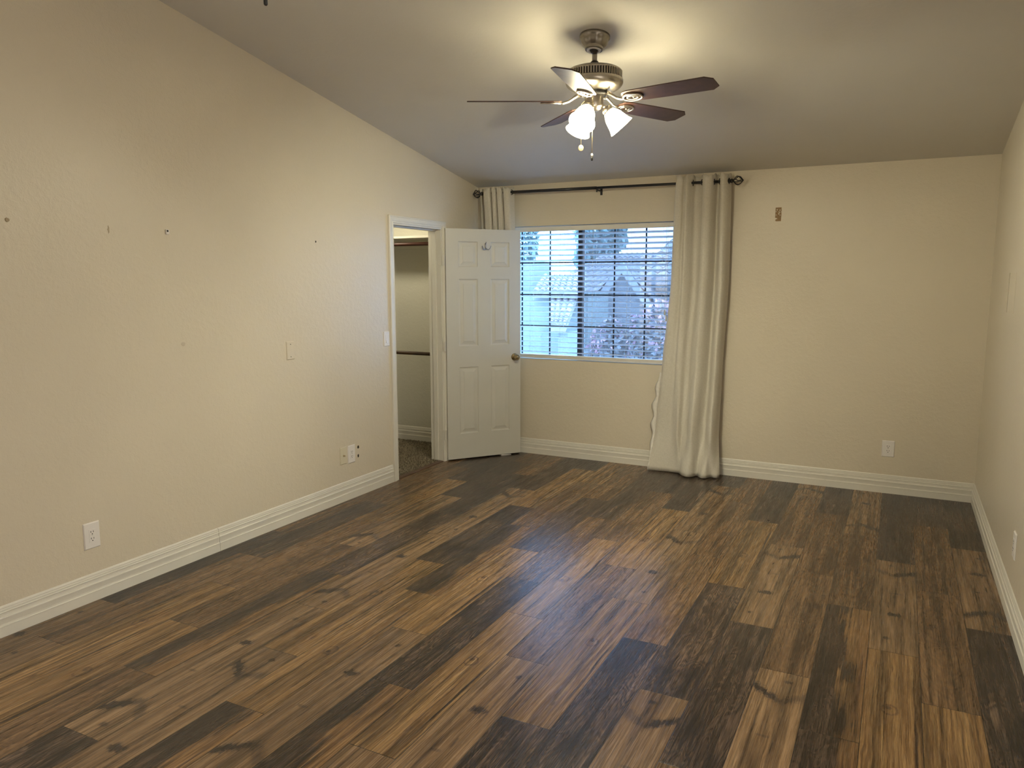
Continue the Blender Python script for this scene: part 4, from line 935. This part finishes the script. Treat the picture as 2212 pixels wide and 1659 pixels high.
bm = bmesh.new(); bx(bm, q0.x+0.1, q1.x-0.02, 6.25, 6.92, GZ, q0.z-0.12); obj('porch_wall', ol(bm, hB), STUCCO, hB)

def foliage(bm, blobs, n, size, rnd):
    for _ in range(n):
        c, r = rnd.choice(blobs)
        while True:
            v = Vector((rnd.uniform(-1, 1), rnd.uniform(-1, 1), rnd.uniform(-1, 1)))
            if 0.15 < v.length <= 1: break
        v = v.normalized()*(v.length**0.4)
        p = Vector(c)+Vector((v.x*r[0], v.y*r[1], v.z*r[2])); s = size*rnd.uniform(0.6, 1.3)
        a = Vector((rnd.gauss(0, 1), rnd.gauss(0, 1), rnd.gauss(0, 1))).normalized(); b = a.orthogonal().normalized()
        b = Matrix.Rotation(rnd.uniform(0, 6.28), 3, a) @ b; c2 = a.cross(b)
        bm.faces.new([bm.verts.new(p+q) for q in (b*s, c2*s*0.5, -b*s, -c2*s*0.5)])
rnd = random.Random(21)
bu = thing('flowering_bush', 'tall bougainvillea bush with pink blossoms outside the window', 'bush', (0.45, 3.5, GZ))
blobs = [((0.30, 3.6, -0.3), (0.75, 0.6, 1.30)), ((0.75, 3.5, 0.25), (0.55, 0.5, 0.95)), ((0.10, 3.5, 0.45), (0.30, 0.4, 0.60)), ((1.0, 3.6, 0.6), (0.5, 0.5, 0.75)), ((0.55, 3.5, 0.55), (0.4, 0.4, 0.62)), ((0.22, 3.5, 0.50), (0.48, 0.4, 0.66)), ((0.78, 3.5, 0.62), (0.5, 0.4, 0.66)), ((0.40, 3.5, 0.0), (0.70, 0.5, 0.80))]
bm = bmesh.new(); foliage(bm, blobs, 10500, 0.050, rnd); obj('foliage', ol(bm, bu), LEAF, bu)
bm = bmesh.new(); foliage(bm, [(c, tuple(q*1.03 for q in r)) for c, r in blobs], 1700, 0.042, rnd); foliage(bm, [((0.82, 3.4, 1.12), (0.28, 0.3, 0.24)), ((0.0, 3.4, 0.80), (0.16, 0.3, 0.2))], 260, 0.042, rnd); obj('blossom', ol(bm, bu), BLOSSOM, bu)
bm = bmesh.new()
for k in range(5): tube(bm, [(0.45+0.05*k, 3.5, GZ), (0.3+0.15*k, 3.5+0.05*k, -0.8), (0.1+0.22*k, 3.55, 0.2)], [0.035, 0.025, 0.01], 7)
obj('stem', ol(bm, bu), BARK, bu)
def tree(label, blobs, trunk, n, size, seed):
    r_ = random.Random(seed); t = thing('tree', label, 'tree', trunk[0], 0, 'trees behind the houses')
    bm = bmesh.new(); foliage(bm, blobs, n, size, r_); obj('crown', ol(bm, t), LEAF2, t)
    bm = bmesh.new(); tube(bm, trunk, [0.22, 0.16, 0.08], 8); obj('trunk', ol(bm, t), BARK, t)
c1 = at(1296, 505, 18); c2 = at(1278, 560, 18); c3 = at(1325, 520, 18)
tree('leafy tree rising behind the gabled house', [(tuple(c1), (0.85, 0.9, 0.95)), (tuple(c1+Vector((0, 0, 1.3))), (1.0, 1.0, 1.0)), (tuple(c2), (0.55, 0.7, 0.85)), (tuple(c3), (0.42, 0.5, 0.34))], [(c1.x-0.2, 18, GZ), (c1.x-0.1, 18, 1.2), (c1.x, 18, 3.4)], 3600, 0.13, 5)
c4 = at(1118, 515, 19)
tree('tree at the left edge of the window view', [(tuple(c4), (0.75, 0.9, 1.7)), (tuple(c4+Vector((-0.4, 0, 1.2))), (0.9, 1.0, 1.1))], [(c4.x-0.1, 19, GZ), (c4.x-0.1, 19, 0.8), (c4.x, 19, 3.0)], 2600, 0.15, 6)
